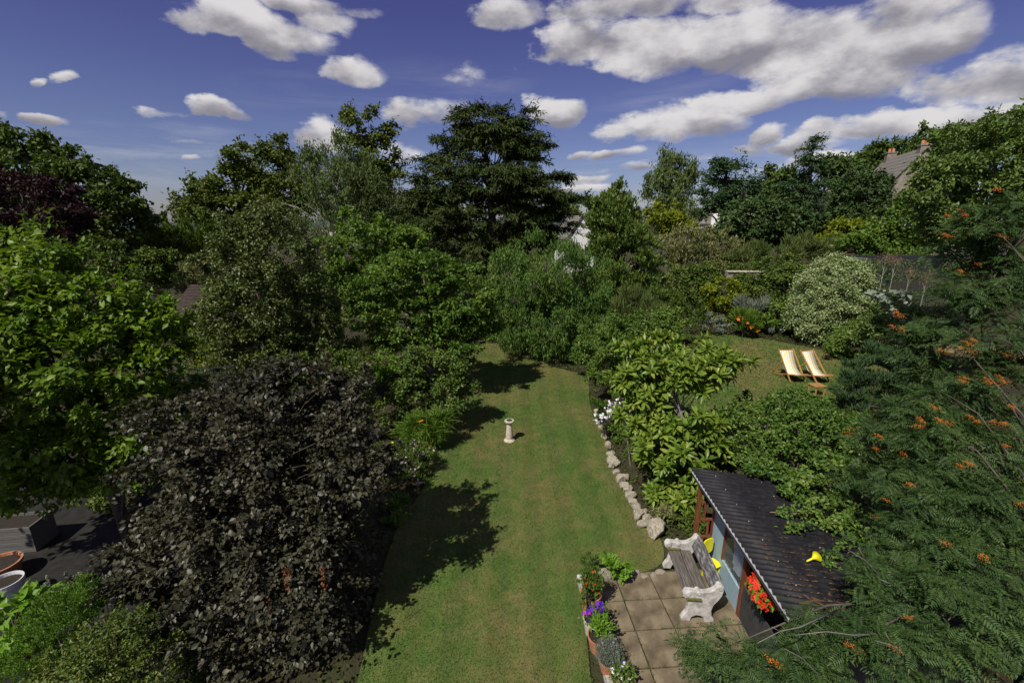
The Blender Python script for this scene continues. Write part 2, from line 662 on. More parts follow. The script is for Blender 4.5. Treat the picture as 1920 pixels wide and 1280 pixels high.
def build_hills():
    # wooded ridge across the valley
    az = np.linspace(R(-80), R(80), 160)
    rr = np.linspace(2300, 3800, 14)
    A, Rr = np.meshgrid(az, rr)
    t = (Rr - 2300) / 1500
    ridge = 34 + 8 * np.sin(A * 5 + 1) + 6 * np.sin(A * 13 + .4) + 3 * np.sin(A * 31)
    Z = -34 + ridge * np.sin(np.clip(t * 1.25, 0, 1) * math.pi / 2) * (1.18)
    V = np.stack([Rr * np.sin(A), Rr * np.cos(A), Z], -1).reshape(-1, 3)
    i = np.arange(A.size).reshape(A.shape)
    F = np.stack([i[:-1, :-1], i[:-1, 1:], i[1:, 1:], i[1:, :-1]], -1).reshape(-1, 4)
    m = rough_mat('hazed_wooded_hill', (.05, .07, .085), (.075, .09, .095), .004, .95, .2, 2.0, spec=0.0)  # bluish tone stands in for distance haze over the dark green woods
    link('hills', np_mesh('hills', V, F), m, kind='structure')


build_hills()


def turf_material(name, scale_dry=1.0, stripes=True):
    m, nt, b = new_mat(name)
    geo = nt.nodes.new('ShaderNodeNewGeometry')

    def wn(scale, detail, rough=.6, st=(1, 1, 1)):
        mp = nt.nodes.new('ShaderNodeMapping')
        mp.inputs['Scale'].default_value = st
        nt.links.new(geo.outputs['Position'], mp.inputs[0])
        n = nt.nodes.new('ShaderNodeTexNoise')
        n.inputs['Scale'].default_value = scale
        n.inputs['Detail'].default_value = detail
        n.inputs['Roughness'].default_value = rough
        nt.links.new(mp.outputs[0], n.inputs['Vector'])
        return n.outputs['Fac']
    big = wn(0.42, 5, .6, (1, .7, 1))
    mid = wn(2.6, 6, .65)
    fine = wn(26, 5, .7)
    lush = ramp(nt, mid, [(.3, TURF[0]), (.7, TURF[1])])
    dry = ramp(nt, mid, [(.3, TURF[2]), (.7, TURF[3])])
    f = math_n(nt, 'MULTIPLY', math_n(nt, 'SUBTRACT', math_n(nt, 'ADD', big, math_n(nt, 'MULTIPLY', mid, 0.35)), 0.57), 4.5 * scale_dry, clamp=True)
    c = mix(nt, f, lush, dry)
    if stripes:
        sp = nt.nodes.new('ShaderNodeSeparateXYZ')
        nt.links.new(geo.outputs['Position'], sp.inputs[0])
        s = math_n(nt, 'SINE', math_n(nt, 'MULTIPLY', math_n(nt, 'ADD', sp.outputs[0], math_n(nt, 'MULTIPLY', mid, .12)), 2 * math.pi / 0.72))
        s = math_n(nt, 'MULTIPLY', math_n(nt, 'MULTIPLY', s, 3.0), 0.1)
        s = math_n(nt, 'MINIMUM', math_n(nt, 'MAXIMUM', s, -.085), .085)
        sc = nt.nodes.new('ShaderNodeCombineXYZ')
        val = math_n(nt, 'ADD', 1.0, s)
        for k in range(3):
            nt.links.new(val, sc.inputs[k])
        c = mix(nt, 1.0, c, sc.outputs[0], 'MULTIPLY')
    c = mix(nt, math_n(nt, 'MULTIPLY', fine, .55), c, (.045, .05, .014))
    ri = math_n(nt, 'MULTIPLY', geo.outputs['Random Per Island'], .35)
    c = mix(nt, ri, c, (.13, .15, .05))
    nt.links.new(c, b.inputs['Base Color'])
    b.inputs['Roughness'].default_value = 0.85
    b.inputs['Specular IOR Level'].default_value = 0.15
    bump(nt, b, fine, 0.6, 0.03)
    return m


TURF = [(.054, .126, .016), (.082, .166, .028), (.140, .150, .038), (.220, .178, .070)]
TURF_MAT = turf_material('mown_turf')
TURF_UP = turf_material('upper_turf', 1.1, False)

LAWN = [(-2.15, 3.0), (-2.25, 5.1), (-2.36, 6.0), (-2.48, 7.2), (-2.49, 8.7), (-2.3, 9.6), (-2.2, 10.42), (-2.3, 11.3), (-2.41, 12.46), (-2.15, 13.6), (-1.9, 15.0),
        (-1.75, 16.4), (-1.9, 18.5), (-2.3, 21), (-2.4, 23.2), (-1.2, 23.8), (.4, 23.5), (1.0, 22.0), (1.6, 20.2), (2.5, 19.2), (3.2, 18.6), (3.1, 17.2), (2.85, 15.6), (2.82, 14.4),
        (2.92, 13.55), (2.8, 12), (2.74, 10.42), (2.78, 9.6), (2.9, 8.9), (3.12, 8.25), (2.95, 7.5), (2.3, 7.2), (1.75, 7.22), (1.36, 7.24), (1.24, 6.2), (1.15, 5.1), (1.05, 3.0)]
UPLAWN = [(5.2, 13.4), (5.6, 12.2), (7.5, 11.8), (9.6, 12.4), (11.5, 13.4), (13.6, 15.2), (14.3, 16.8), (13.9, 18.2), (12.8, 20.0), (11.6, 21.3), (10.2, 21.9), (9.2, 21.8), (8.4, 20.6), (7.2, 18.6), (5.9, 16.0)]


def smooth_poly(pts, n=4):
    out = []
    k = len(pts)
    for i in range(k):
        p0, p1, p2, p3 = (np.array(pts[(i + j - 1) % k]) for j in range(4))
        for s in range(n):
            t = s / n
            out.append(tuple(0.5 * ((2 * p1) + (-p0 + p2) * t + (2 * p0 - 5 * p1 + 4 * p2 - p3) * t * t + (-p0 + 3 * p1 - 3 * p2 + p3) * t ** 3)))
    return out


def in_poly(x, y, poly):
    x, y = np.asarray(x), np.asarray(y)
    r = np.zeros(x.shape, bool)
    n = len(poly)
    j = n - 1
    for i in range(n):
        xi, yi = poly[i]
        xj, yj = poly[j]
        c = ((yi > y) != (yj > y)) & (x < (xj - xi) * (y - yi) / (yj - yi + 1e-12) + xi)
        r ^= c
        j = i
    return r


def turf_sheet(name, poly, z, mat):
    poly = smooth_poly(poly)
    mb = MB()
    n = len(poly)
    mb.add([(x, y, z) for x, y in poly] + [(x, y, z - .08) for x, y in poly], [tuple(range(n))] + [(i, i + n, (i + 1) % n + n, (i + 1) % n) for i in range(n)])
    o = mb.build(name, mat, kind='structure')
    return poly, o


def blades(name, poly, z, n, h, w, mat, parent, ymax, label=None):
    xs = [p[0] for p in poly]
    ys = [p[1] for p in poly]
    u = RS.rand(n * 2)
    y = min(ys) + (min(max(ys), ymax) - min(ys)) * u ** 1.5
    x = RS.uniform(min(xs), max(xs), n * 2)
    ok = in_poly(x, y, poly)
    x, y = x[ok][:n], y[ok][:n]
    k = len(x)
    a = RS.uniform(0, 2 * np.pi, k)
    hh = h * RS.uniform(.5, 1.3, k)
    ww = w * RS.uniform(.7, 1.3, k) * (1 + y * 0.06)
    lean = RS.normal(0, .6, (k, 2)) * hh[:, None]
    P = np.stack([x, y, np.full(k, z)], 1)
    s = np.stack([np.cos(a), np.sin(a), np.zeros(k)], 1) * ww[:, None] / 2
    V = np.stack([P - s, P + s, P + np.concatenate([lean, hh[:, None]], 1)], 1).reshape(-1, 3)
    o = link(name, np_mesh(name, V, np.arange(3 * k).reshape(-1, 3)), mat, None, kind='stuff')
    tag(o, label, 'grass')
    return o


lawn_poly, lawn = turf_sheet('lawn', LAWN, 0.012, TURF_MAT)
up_poly, upl = turf_sheet('upper_lawn', UPLAWN, 1.012, TURF_UP)
blades('grass', lawn_poly, 0.012, 170000, .028, .009, TURF_MAT, None, 24, 'short mown grass blades covering the long main lawn')
blades('grass', up_poly, 1.012, 40000, .035, .02, TURF_UP, None, 24, 'short grass blades on the raised lawn around the deckchairs')


# ------------------------------------------------------------------ plants
CAMP = np.array([0, 0, CAM_H])


def unit(a):
    return a / (np.linalg.norm(a, axis=-1, keepdims=True) + 1e-9)


def leaf_frames(T, Nn):
    """orthonormal frames: tip direction T, side S, normal N"""
    T = unit(T)
    S = unit(np.cross(T, Nn))
    return T, S, np.cross(S, T)


def leaves_mesh(name, P, T, S, Nn, L, W, quad=True):
    """each leaf a rhombic blade folded along its midrib (two triangles)"""
    L, W = np.broadcast_to(L, len(P))[:, None], np.broadcast_to(W, len(P))[:, None]
    mid = P + T * L * .45
    up = Nn * W * .16
    V = np.stack([P, mid + S * W * .5 + up, P + T * L - Nn * L * .06, mid - S * W * .5 + up], 1).reshape(-1, 3)
    k = np.arange(len(P)) * 4
    F = np.concatenate([np.stack([k, k + 1, k + 2], 1), np.stack([k, k + 2, k + 3], 1)])
    return np_mesh(name, V, F)


LEAF_SHAPES = {}


def leaf_shape(kind):
    """single leaf, unit length along +x, unit width across y"""
    if kind in LEAF_SHAPES:
        return LEAF_SHAPES[kind]
    prof = {'oval': [(0, 0), (.18, .30), (.42, .5), (.7, .42), (.9, .18), (1, 0)],
            'lance': [(0, 0), (.15, .22), (.45, .5), (.68, .46), (.88, .22), (1, 0)],
            'broad': [(0, 0), (.12, .34), (.35, .5), (.62, .44), (.86, .2), (1, 0)]}[kind]
    V, F = [], []
    for i, (x, w) in enumerate(prof):
        z = -.16 * x * x
        if w == 0:
            V.append((x, 0, z))
        else:
            V += [(x, w, z + .13 * w), (x, 0, z), (x, -w, z + .13 * w)]
    # indices
    F = []
    n = len(prof)
    idx = []
    k = 0
    for (x, w) in prof:
        if w == 0:
            idx.append((k, k, k))
            k += 1
        else:
            idx.append((k, k + 1, k + 2))
            k += 3
    for i in range(n - 1):
        a, b = idx[i], idx[i + 1]
        for s in (0, 1):
            q = [a[s], a[s + 1], b[s + 1], b[s]]
            q2 = []
            for t in q:
                if t not in q2:
                    q2.append(t)
            if len(q2) == 3:
                F.append(tuple(q2))
            else:
                F += [(q2[0], q2[1], q2[2]), (q2[0], q2[2], q2[3])]
    LEAF_SHAPES[kind] = (np.array(V), np.array(F))
    return LEAF_SHAPES[kind]


def frames_mesh(name, shape, P, T, S, Nn, L, W):
    V0, F0 = shape
    L, W = np.broadcast_to(L, len(P)), np.broadcast_to(W, len(P))
    V = P[:, None, :] + T[:, None, :] * (V0[None, :, 0:1] * L[:, None, None]) + S[:, None, :] * (V0[None, :, 1:2] * W[:, None, None]) + Nn[:, None, :] * (V0[None, :, 2:3] * L[:, None, None])
    F = (F0[None] + (np.arange(len(P)) * len(V0))[:, None, None]).reshape(-1, 3)
    return np_mesh(name, V.reshape(-1, 3), F)


def frame_objects(name, me, parent, base, P, T, S, Nn, L, W, z_scale=None):
    for i in range(len(P)):
        o = bpy.data.objects.new(name, me)
        COL.objects.link(o)
        o.parent = parent
        sx, sy = float(L[i]), float(W[i])
        o.matrix_local = Matrix(((T[i, 0] * sx, S[i, 0] * sy, Nn[i, 0] * sx, P[i, 0] - base[0]),
                                 (T[i, 1] * sx, S[i, 1] * sy, Nn[i, 1] * sx, P[i, 1] - base[1]),
                                 (T[i, 2] * sx, S[i, 2] * sy, Nn[i, 2] * sx, P[i, 2] - base[2]), (0, 0, 0, 1)))


def project(P):
    """photo pixels of world points"""
    d = P - CAMP
    c, s = math.cos(TILT), math.sin(TILT)
    dep = d[:, 1] * c - d[:, 2] * s
    up = d[:, 1] * s + d[:, 2] * c
    return 960 + FPX * d[:, 0] / dep, 640 - FPX * up / dep, dep


def pick_largest(P, score, n):
    """the n that show largest in the picture: nearest to the camera among those facing it, spread over the picture"""
    px, py, dep = project(P)
    inside = (px > 4) & (px < 1916) & (py > 4) & (py < 1276) & (dep > .3)
    ids = np.where(inside)[0]
    # keep only the frontmost in each small cell of the picture, so that hidden ones are not chosen
    cell = (px[ids] // 7).astype(int) * 1000 + (py[ids] // 7).astype(int)
    order = np.argsort(dep[ids])
    _, first = np.unique(cell[order], return_index=True)
    front = ids[order[first]]
    sc = score[front] / dep[front]
    return front[np.argsort(-sc)[:n]]


def crown_points(Y, blobs, n_clump, thick, rough_n=.2, inner=.45, lo=None, ground=True, back_keep=.45, bough=.24, under=.4, per_bough=5, pad=0.0, bough_flat=.62):
    """clump centres of a crown: a union of ellipsoids given in photo pixels carries boughs, each bough a small mound of clumps lit on top and open below"""
    E = []
    for bl in blobs:
        px, py, rx, ry = bl[:4]
        dy = bl[4] if len(bl) > 4 else 0.0
        c, s = at(px, py, Y + dy)
        E.append((np.array(c), np.array([rx * s, min(rx, ry * 1.3) * s * thick, ry * s])))
    cen = np.stack([e[0] for e in E])
    rad = np.stack([e[1] for e in E])
    mn = np.minimum(rad[:, 0], rad[:, 2])
    rad = np.maximum(rad - (bough * .38 * mn + pad)[:, None], rad * .45)
    wts = rad[:, 0] * rad[:, 2]
    wts = wts ** .8
    wts = wts / wts.sum()
    ph = RS.uniform(0, 6.28, (len(E), 6))

    def shell(k):
        ei = RS.choice(len(E), k, p=wts)
        d = unit(RS.normal(size=(k, 3)))
        r = 1 - inner * RS.rand(k) ** 1.6
        p = ph[ei]
        wob = 1 + rough_n * (np.sin(d[:, 0] * 5 + p[:, 0]) * np.sin(d[:, 2] * 6 + p[:, 1]) + .6 * np.sin(d[:, 0] * 11 + d[:, 2] * 9 + p[:, 2]) + .5 * np.sin(d[:, 1] * 8 + p[:, 3]) * np.cos(d[:, 2] * 12 + p[:, 4]))
        q = cen[ei] + d * rad[ei] * (r * wob)[:, None]
        keep = np.ones(k, bool)
        for i in range(len(E)):
            dd = np.linalg.norm((q - cen[i]) / rad[i], axis=1)
            keep &= ~((dd < 0.6) & (ei != i))
        tocam = unit(CAMP - q)
        keep &= ((d * tocam).sum(1) > -.25) | (RS.rand(k) < back_keep)
        return q[keep], d[keep], np.minimum(rad[ei][:, 0], rad[ei][:, 2])[keep]
    nb = max(5, int(n_clump / per_bough))
    Q, Dq, Rq = shell(nb * 5)
    Q, Dq, Rq = Q[:nb], Dq[:nb], Rq[:nb] * RS.uniform(.6, 1.25, len(Q[:nb])) * bough
    C, D = [], []
    tries = 0
    while len(C) < n_clump and tries < 12:
        tries += 1
        bi = RS.randint(0, len(Q), n_clump)
        d = unit(RS.normal(size=(n_clump, 3)) + Dq[bi] * .7 + np.array([0, 0, .35]))
        q = Q[bi] + d * Rq[bi][:, None] * np.array([1, 1, bough_flat]) * RS.uniform(.55, 1.05, n_clump)[:, None]
        keep = (d[:, 2] > -.2) | (RS.rand(n_clump) < under)
        if ground:
            keep &= q[:, 2] > terrain(q[:, 0], q[:, 1]) + .06
        C += list(q[keep])
        D += list(unit(d * .8 + Dq[bi] * .5)[keep])
    if not C:
        C, D = list(Q), list(Dq)
    return np.array(C[:n_clump]), np.array(D[:n_clump]), E


def limb_mesh(base, top, C, n_limbs, r0, E=None, bend=.15, n_side=5):
    mb = MB()
    base, top = np.array(base), np.array(top)
    pts = []
    for i in range(7):
        t = i / 6
        w = np.array([math.sin(t * 5 + base[0]), math.cos(t * 4 + base[1]), 0]) * r0 * .8 * t
        pts.append(base + (top - base) * t + w)
    rads = [r0 * (1.25 if i == 0 else 1 - .75 * i / 6) for i in range(7)]
    mb.tube(pts, rads, 8)
    if n_limbs and len(C):
        ids = RS.choice(len(C), min(n_limbs, len(C)), replace=False)
        for i in ids:
            e = C[i]
            h = np.clip((e[2] - base[2]) / (top[2] - base[2] + 1e-6) - RS.uniform(.12, .4), .12, .92)
            a = base + (top - base) * h
            m1 = a + (e - a) * .35 + np.array([0, 0, abs(np.linalg.norm(e - a)) * bend])
            m2 = a + (e - a) * .7 + np.array([0, 0, abs(np.linalg.norm(e - a)) * bend * .8])
            rr = r0 * .34 * (1.1 - h)
            rr = max(rr, .008)
            mb.tube([a, m1, m2, e], [rr, rr * .7, rr * .45, rr * .2], n_side, caps=False)
    return mb


def clump_leaves(C, D, per, spread, flat, orient, leaf_up=.5, jitter=.6, droop=.2, axis=None, spray=0.0, fingers=0.0):
    n = len(C)
    k = RS.poisson(per, n)
    ci = np.repeat(np.arange(n), k)
    N = len(ci)
    size = RS.uniform(.6, 1.35, n)[ci][:, None]
    off = np.clip(RS.normal(size=(N, 3)), -1.6, 1.6) * np.array([1, 1, flat]) * spread * size
    c, d = C[ci], D[ci]
    if fingers > 0:
        # some clumps are young shoots: leaves strung along a twig that leaves the crown
        isf = (RS.rand(n) < fingers)[ci][:, None]
        tw = unit(D + np.array([0, 0, .45]) + RS.normal(0, .35, (n, 3)))[ci]
        along = RS.uniform(-.6, 2.1, N)[:, None] * spread * size
        off = np.where(isf, tw * along + off * .38, off)
    if spray > 0:
        rad = d * np.array([1, 1, .15])
        rad = unit(rad + RS.normal(0, .25, (n, 3))[ci] * np.array([1, 1, .25]))
        t = RS.uniform(-.7, 1.0, N)[:, None]
        off = off * (1.05 - .75 * np.clip(t, 0, 1)) + rad * t * spray * size - np.array([0, 0, 1]) * (np.clip(t, 0, 1) ** 2) * spray * size * droop * .5
        d2 = rad
    else:
        d2 = d
    P = c + off
    up = np.array([0, 0, 1.0])
    Nn = unit(d * .55 + up * leaf_up + RS.normal(size=(N, 3)) * jitter)
    if orient == 'hang':
        T = unit(RS.normal(size=(N, 3)) * .35 - up * 1.0)
    elif orient == 'out':
        T = unit(d2 * .9 + RS.normal(size=(N, 3)) * .55 - up * droop)
    elif orient == 'up':
        T = unit(up * .9 + d * .4 + RS.normal(size=(N, 3)) * .35)
    else:
        T = unit(RS.normal(size=(N, 3)) + d * .4 - up * droop)
    return P, T, Nn, ci


COUNT = {'leaves': 0}
TUFT = (1.1, .46, .48)


def veg(name, label, cat, Y, blobs, mat, n_clump, per, leaf, spread, flat=.7, thick=.9, orient='any', group=None, trunk=None, limbs=10, bark=None,
        leaf_up=.5, jitter=.6, droop=.2, spray=0.0, rough_n=.2, inner=.45, base=None, foliage='crown', back_keep=.45, shape=None, n_leaf=0, shape_kind='oval', bough=.24, under=.4, top_t=.85, per_bough=5, fingers=.35, bough_flat=.62, tufts=True):
    """a tree or shrub: trunk with limbs, and a crown of many small blades in clumps"""
    if tufts:
        n_clump, per, spread = int(n_clump * TUFT[0]), per * TUFT[1], spread * TUFT[2]
    C, D, E = crown_points(Y, blobs, n_clump, thick, rough_n, inner, back_keep=back_keep, bough=bough, under=under, per_bough=per_bough, pad=spread * .5, bough_flat=bough_flat)
    cen = np.mean([e[0] for e in E], axis=0)
    zmax = max(e[0][2] + e[1][2] for e in E)
    if base is None:
        bx, by = float(cen[0]), float(cen[1])
    else:
        bx, by = base
    b = np.array([bx, by, tz(bx, by) - .03])
    root = thing(name, label, cat, tuple(b), 0, group)
    is_tree = trunk is not None
    r0 = trunk if trunk else .03
    top = np.array([cen[0], cen[1], b[2] + (zmax - b[2]) * top_t])
    mb = limb_mesh(b - b, top - b, C - b, limbs, r0)
    mb.build('trunk' if is_tree else 'stems', bark or BARK, root, smooth=True)
    P, T, Nn, ci = clump_leaves(C, D, per, spread, flat, orient, leaf_up, jitter, droop, None, spray, fingers)
    g = P[:, 2] > terrain(P[:, 0], P[:, 1]) + .02
    P, T, Nn = P[g], T[g], Nn[g]
    T, S, Nn = leaf_frames(T, Nn)
    sz = RS.uniform(.65, 1.25, len(P))
    L, W = leaf[0] * sz * 1.12, leaf[1] * sz * 1.12
    COUNT['leaves'] += len(P)
    if n_leaf:
        ids = pick_largest(P, L, n_leaf)
        sh = leaf_shape(shape_kind)
        me = np_mesh('leaf', sh[0], sh[1])
        me.materials.append(mat)
        frame_objects('leaf', me, root, b, P[ids], T[ids], S[ids], Nn[ids], L[ids], W[ids])
        msk = np.ones(len(P), bool)
        msk[ids] = False
        P, T, S, Nn, L, W = P[msk], T[msk], S[msk], Nn[msk], L[msk], W[msk]
        link('foliage', leaves_mesh('foliage', P - b, T, S, Nn, L, W), mat, root, kind='stuff')
    else:
        link(foliage, leaves_mesh(foliage, P - b, T, S, Nn, L, W), mat, root)
    return root, b, C, D, E


# ------------------------------------------------------------------ hard objects
TERRACOTTA = rough_mat('terracotta', (.30, .11, .05), (.42, .17, .085), 9, .8, .2, .004, c=(.40, .24, .16))
CONCRETE = rough_mat('paving_concrete', (.080, .062, .036), (.155, .122, .075), 3.2, .9, .6, .008, c=(.245, .20, .13), detail=12)
JOINT = rough_mat('joint_sand', (.05, .05, .025), (.19, .16, .10), 14, .95, .6, .01)
ROCK = rough_mat('limestone', (.24, .20, .14), (.46, .41, .31), 5, .9, .9, .03, c=(.62, .57, .47), detail=9)
WHITE_STONE = rough_mat('white_painted_stone', (.25, .23, .20), (.46, .44, .40), 7, .8, .3, .004, c=(.64, .62, .58), detail=9)
OLD_WOOD = rough_mat('weathered_oak', (.055, .048, .04), (.11, .098, .082), 4, .85, .6, .004, (12, 1.0, 12), c=(.20, .185, .165), detail=9)
BACK_WOOD = rough_mat('bleached_oak', (.05, .047, .042), (.12, .115, .11), 5, .85, .6, .004, (5, 1.2, 5), c=(.42, .42, .42), detail=9)
RED_WOOD = rough_mat('stained_timber', (.12, .032, .014), (.21, .075, .035), 6, .6, .3, .003, (8, 8, .8))
BLUE_PAINT = rough_mat('pale_blue_paint', (.26, .37, .43), (.33, .44, .49), 4, .6, .2, .003, (8, 8, .8))
ROOF_BLACK = rough_mat('black_bitumen', (.008, .008, .010), (.015, .0145, .017), 7, .6, .3, .003, c=(.026, .025, .024), spec=.2)
WHITE_PAINT = rough_mat('white_paint', (.62, .62, .66), (.8, .8, .82), 10, .6, .2, .003)
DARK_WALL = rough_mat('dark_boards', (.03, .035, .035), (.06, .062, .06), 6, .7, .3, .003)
YELLOW = plain('yellow_plastic', (.78, .74, .01), .35, .5)
MOSS = rough_mat('moss', (.07, .08, .02), (.16, .16, .05), 30, .95, .9, .01)
SOIL = rough_mat('potting_soil', (.02, .015, .01), (.05, .04, .028), 40, .95, .9, .01)
DIAL = rough_mat('weathered_stone', (.26, .22, .15), (.50, .45, .35), 12, .9, .6, .006, c=(.6, .52, .34), detail=9)
BRONZE = plain('aged_bronze', (.12, .14, .12), .5, .5, .7)
NEEDLES = rough_mat('fallen_needles', (.10, .05, .02), (.26, .15, .07), 60, .95, .8, .01)


def glass_mat():
    m, nt, b = new_mat('window_glass')
    b.inputs['Base Color'].default_value = (.75, .82, .84, 1)
    b.inputs['Roughness'].default_value = .03
    b.inputs['Transmission Weight'].default_value = .92
    b.inputs['IOR'].default_value = 1.1
    return m


GLASS = glass_mat()

# ---- patio: bed, slabs, edging
patio = thing('patio', None, None, (1.955, 6.48, 0), R(4))
patio['kind'] = 'structure'
bed = MB()
bed.box(-.66, 3.6, -3.6, .68, -.05, .055)
bed.build('bed', JOINT, patio, kind='structure')
XB = [-.56, 0, .645, 1.285, 1.93, 2.56, 3.2]
YB = [.62, .0, -.60, -1.235, -1.86, -2.48, -3.1]
slab_meshes = []
for i in range(len(XB) - 1):
    for j in range(len(YB) - 1):
        x0, x1, y1, y0 = XB[i], XB[i + 1], YB[j], YB[j + 1]
        if i == 0 and j == 0:
            y1 -= .1
        w, h = (x1 - x0) / 2 - .011, (y1 - y0) / 2 - .011
        mb = MB()
        jx = [random.uniform(-.006, .006) for _ in range(4)]
        mb.add([(-w + jx[0], -h, 0), (w, -h + jx[1], 0), (w + jx[2], h, 0), (-w, h + jx[3], 0), (-w + jx[0], -h, .045), (w, -h + jx[1], .045), (w + jx[2], h, .045), (-w, h + jx[3], .045)],
               [(0, 3, 2, 1), (4, 5, 6, 7), (0, 1, 5, 4), (1, 2, 6, 5), (2, 3, 7, 6), (3, 0, 4, 7)])
        s = mb.build('slab', CONCRETE, patio, bevel=.006)
        s.location = ((x0 + x1) / 2, (y0 + y1) / 2, .056 + random.uniform(0, .008))
        s.rotation_euler = (random.uniform(-.006, .006), random.uniform(-.006, .006), random.uniform(-.008, .008))
EDGE = rough_mat('lichened_kerb', (.22, .20, .16), (.42, .40, .35), 9, .9, .6, .008, c=(.55, .54, .5))
for k in range(8):
    y0 = .62 - k * .46
    mb = MB()
    mb.box(-.045, .045, -.225, .225, 0, .15)
    s = mb.build('edging_stone', EDGE, patio, bevel=.015)
    s.location = (-.665 + .012 * math.sin(k * 2.1), y0 - .22, -.02 + random.uniform(0, .02))
    s.rotation_euler = (0, random.uniform(-.06, .06), random.uniform(-.03, .03))
# moss and weeds in the joints
def weeds():
    pts = []
    for _ in range(420):
        if random.random() < .5:
            x = random.choice(XB[:5]) + random.gauss(0, .012)
            y = random.uniform(-3, .6)
        else:
            y = random.choice(YB[:5]) + random.gauss(0, .012)
            x = random.uniform(-.55, 2)
        if math.sin(x * 5 + 1) * math.sin(y * 4.3) > -.1:
            pts.append((x, y, .09))
    P = np.array(pts)
    P = np.repeat(P, 5, 0) + RS.normal(0, .012, (len(P) * 5, 3)) * np.array([1, 1, .2])
    T = unit(RS.normal(size=P.shape) + np.array([0, 0, .8]))
    T, S, Nn = leaf_frames(T, unit(RS.normal(size=P.shape) + np.array([0, 0, 1])))
    link('joint_weeds', leaves_mesh('joint_weeds', P, T, S, Nn, RS.uniform(.02, .045, len(P)), .012), leaf_mat('weed', (.05, .08, .012), (.12, .17, .03)), patio, kind='stuff')


weeds()

# ---- timber shelter with a black corrugated roof
hut = thing('garden_shelter', 'open timber shelter with black corrugated roof and pale blue front panels', 'shelter', (3.42, 7.7, 0), R(-1.75))
RL, RW, EZ, DROP = 3.62, 2.35, 1.95, .135
PER = .108
ns = int(RL / PER) * 8
mb = MB()
for k in range(ns + 1):
    y = -RL * k / ns
    z = .017 * math.cos(2 * math.pi * y / PER)
    for x in (-.03, .6, 1.3, RW):
        mb.v.append((x, y, EZ + z - DROP * x))
    for x in (-.03, .6, 1.3, RW):
        mb.v.append((x, y, EZ + z - DROP * x - .006))
for k in range(ns):
    a, b = k * 8, (k + 1) * 8
    for i in range(3):
        mb.f.append((a + i, a + i + 1, b + i + 1, b + i))
        mb.f.append((a + 4 + i, b + 4 + i, b + 5 + i, a + 5 + i))
    mb.f.append((a, b, b + 4, a + 4))
    mb.f.append((a + 3, a + 7, b + 7, b + 3))
roof = mb.build('roof', ROOF_BLACK, hut, smooth=True)
# pine needles and dirt lying in the valleys of the sheet
P = []
for k in range(int(RL / PER)):
    y = -(k + .5) * PER
    w = np.clip((k - 10) / 16, 0.04, 1)
    n = int(150 * w)
    x = RS.uniform(.25, 2.0, n) * RS.uniform(.6, 1, n)
    x = x[(np.sin(x * 9 + k * 1.7) + np.sin(x * 23 + k)) > (.6 - w * 1.3)]
    P.append(np.stack([x, y + RS.normal(0, .007, len(x)), EZ - .012 - DROP * x], 1))
P = np.concatenate(P)
T = unit(np.stack([RS.normal(0, 1, len(P)) + .5, RS.normal(0, .35, len(P)), RS.normal(0, .1, len(P))], 1))
T, S, Nn = leaf_frames(T, np.tile([0, 0, 1.0], (len(P), 1)) + RS.normal(0, .15, (len(P), 3)))
link('leaf_litter', leaves_mesh('leaf_litter', P, T, S, Nn, RS.uniform(.02, .05, len(P)), .011), NEEDLES, roof, kind='stuff')
# screws
mb = MB()
for x in (.35, 1.2):
    for k in range(2, 33, 4):
        mb.lathe([(.008, 0), (.008, .008), (0, .01)], 6, (x, -k * PER, EZ + .018 - DROP * x))
mb.build('screws', DIAL, roof, kind='stuff')
# scalloped white eaves strip and the board behind it
mb = MB()
n4 = 33 * 8
for k in range(n4 + 1):
    y = -RL * k / n4
    zt = EZ + .017 * math.cos(2 * math.pi * y / PER) - .008
    mb.v += [(-.012, y, EZ - .075), (-.012, y, zt), (.008, y, EZ - .075), (.008, y, zt)]
for k in range(n4):
    a, b = 4 * k, 4 * k + 4
    mb.f += [(a, a + 1, b + 1, b), (a + 2, b + 2, b + 3, a + 3), (a, b, b + 2, a + 2), (a + 1, a + 3, b + 3, b + 1)]
mb.build('eaves_strip', WHITE_PAINT, hut)
mb = MB()
mb.box(.012, .045, -RL, 0, EZ - .16, EZ - .03)
mb.build('fascia_board', DARK_WALL, hut)


def part_box(name, mat, x0, x1, y0, y1, z0, z1, parent=hut, bevel=.004):
    return MB().box(x0, x1, y0, y1, z0, z1).build(name, mat, parent, bevel=bevel)


part_box('post', RED_WOOD, .06, .13, -.27, -.20, 0, EZ - .17)
part_box('post', RED_WOOD, .385, .455, -.27, -.20, 0, EZ - .10)
part_box('post', RED_WOOD, .385, .465, -1.55, -1.47, 0, EZ - .09)
part_box('post', RED_WOOD, .385, .465, -3.50, -3.42, 0, EZ - .09)
for z, in ((.62,), (1.0,), (1.36,)):
    part_box('trellis_rail', RED_WOOD, .131, .384, -.26, -.215, z, z + .045)
for x, z0, z1 in ((.20, 1.046, 1.359), (.29, .666, .999), (.21, .2, .619), (.30, 1.406, 1.72)):
    part_box('trellis_upright', RED_WOOD, x, x + .04, -.255, -.22, z0, z1)
part_box('wall_panel', BLUE_PAINT, .40, .43, -.72, -.272, .06, EZ - .09)
part_box('wall_panel', BLUE_PAINT, .40, .43, -1.468, -.722, .06, .55)
fr = thing('window', None, None, (0, 0, 0))
fr.parent = hut
part_box('frame', RED_WOOD, .395, .445, -.77, -.723, .552, EZ - .10, fr)
part_box('sill', BLUE_PAINT, .392, .446, -1.468, -.7705, .552, .575, fr)
part_box('frame', RED_WOOD, .395, .445, -1.468, -.7705, EZ - .16, EZ - .10, fr)
part_box('pane', GLASS, .418, .423, -1.466, -.772, .587, EZ - .162, fr, bevel=0)
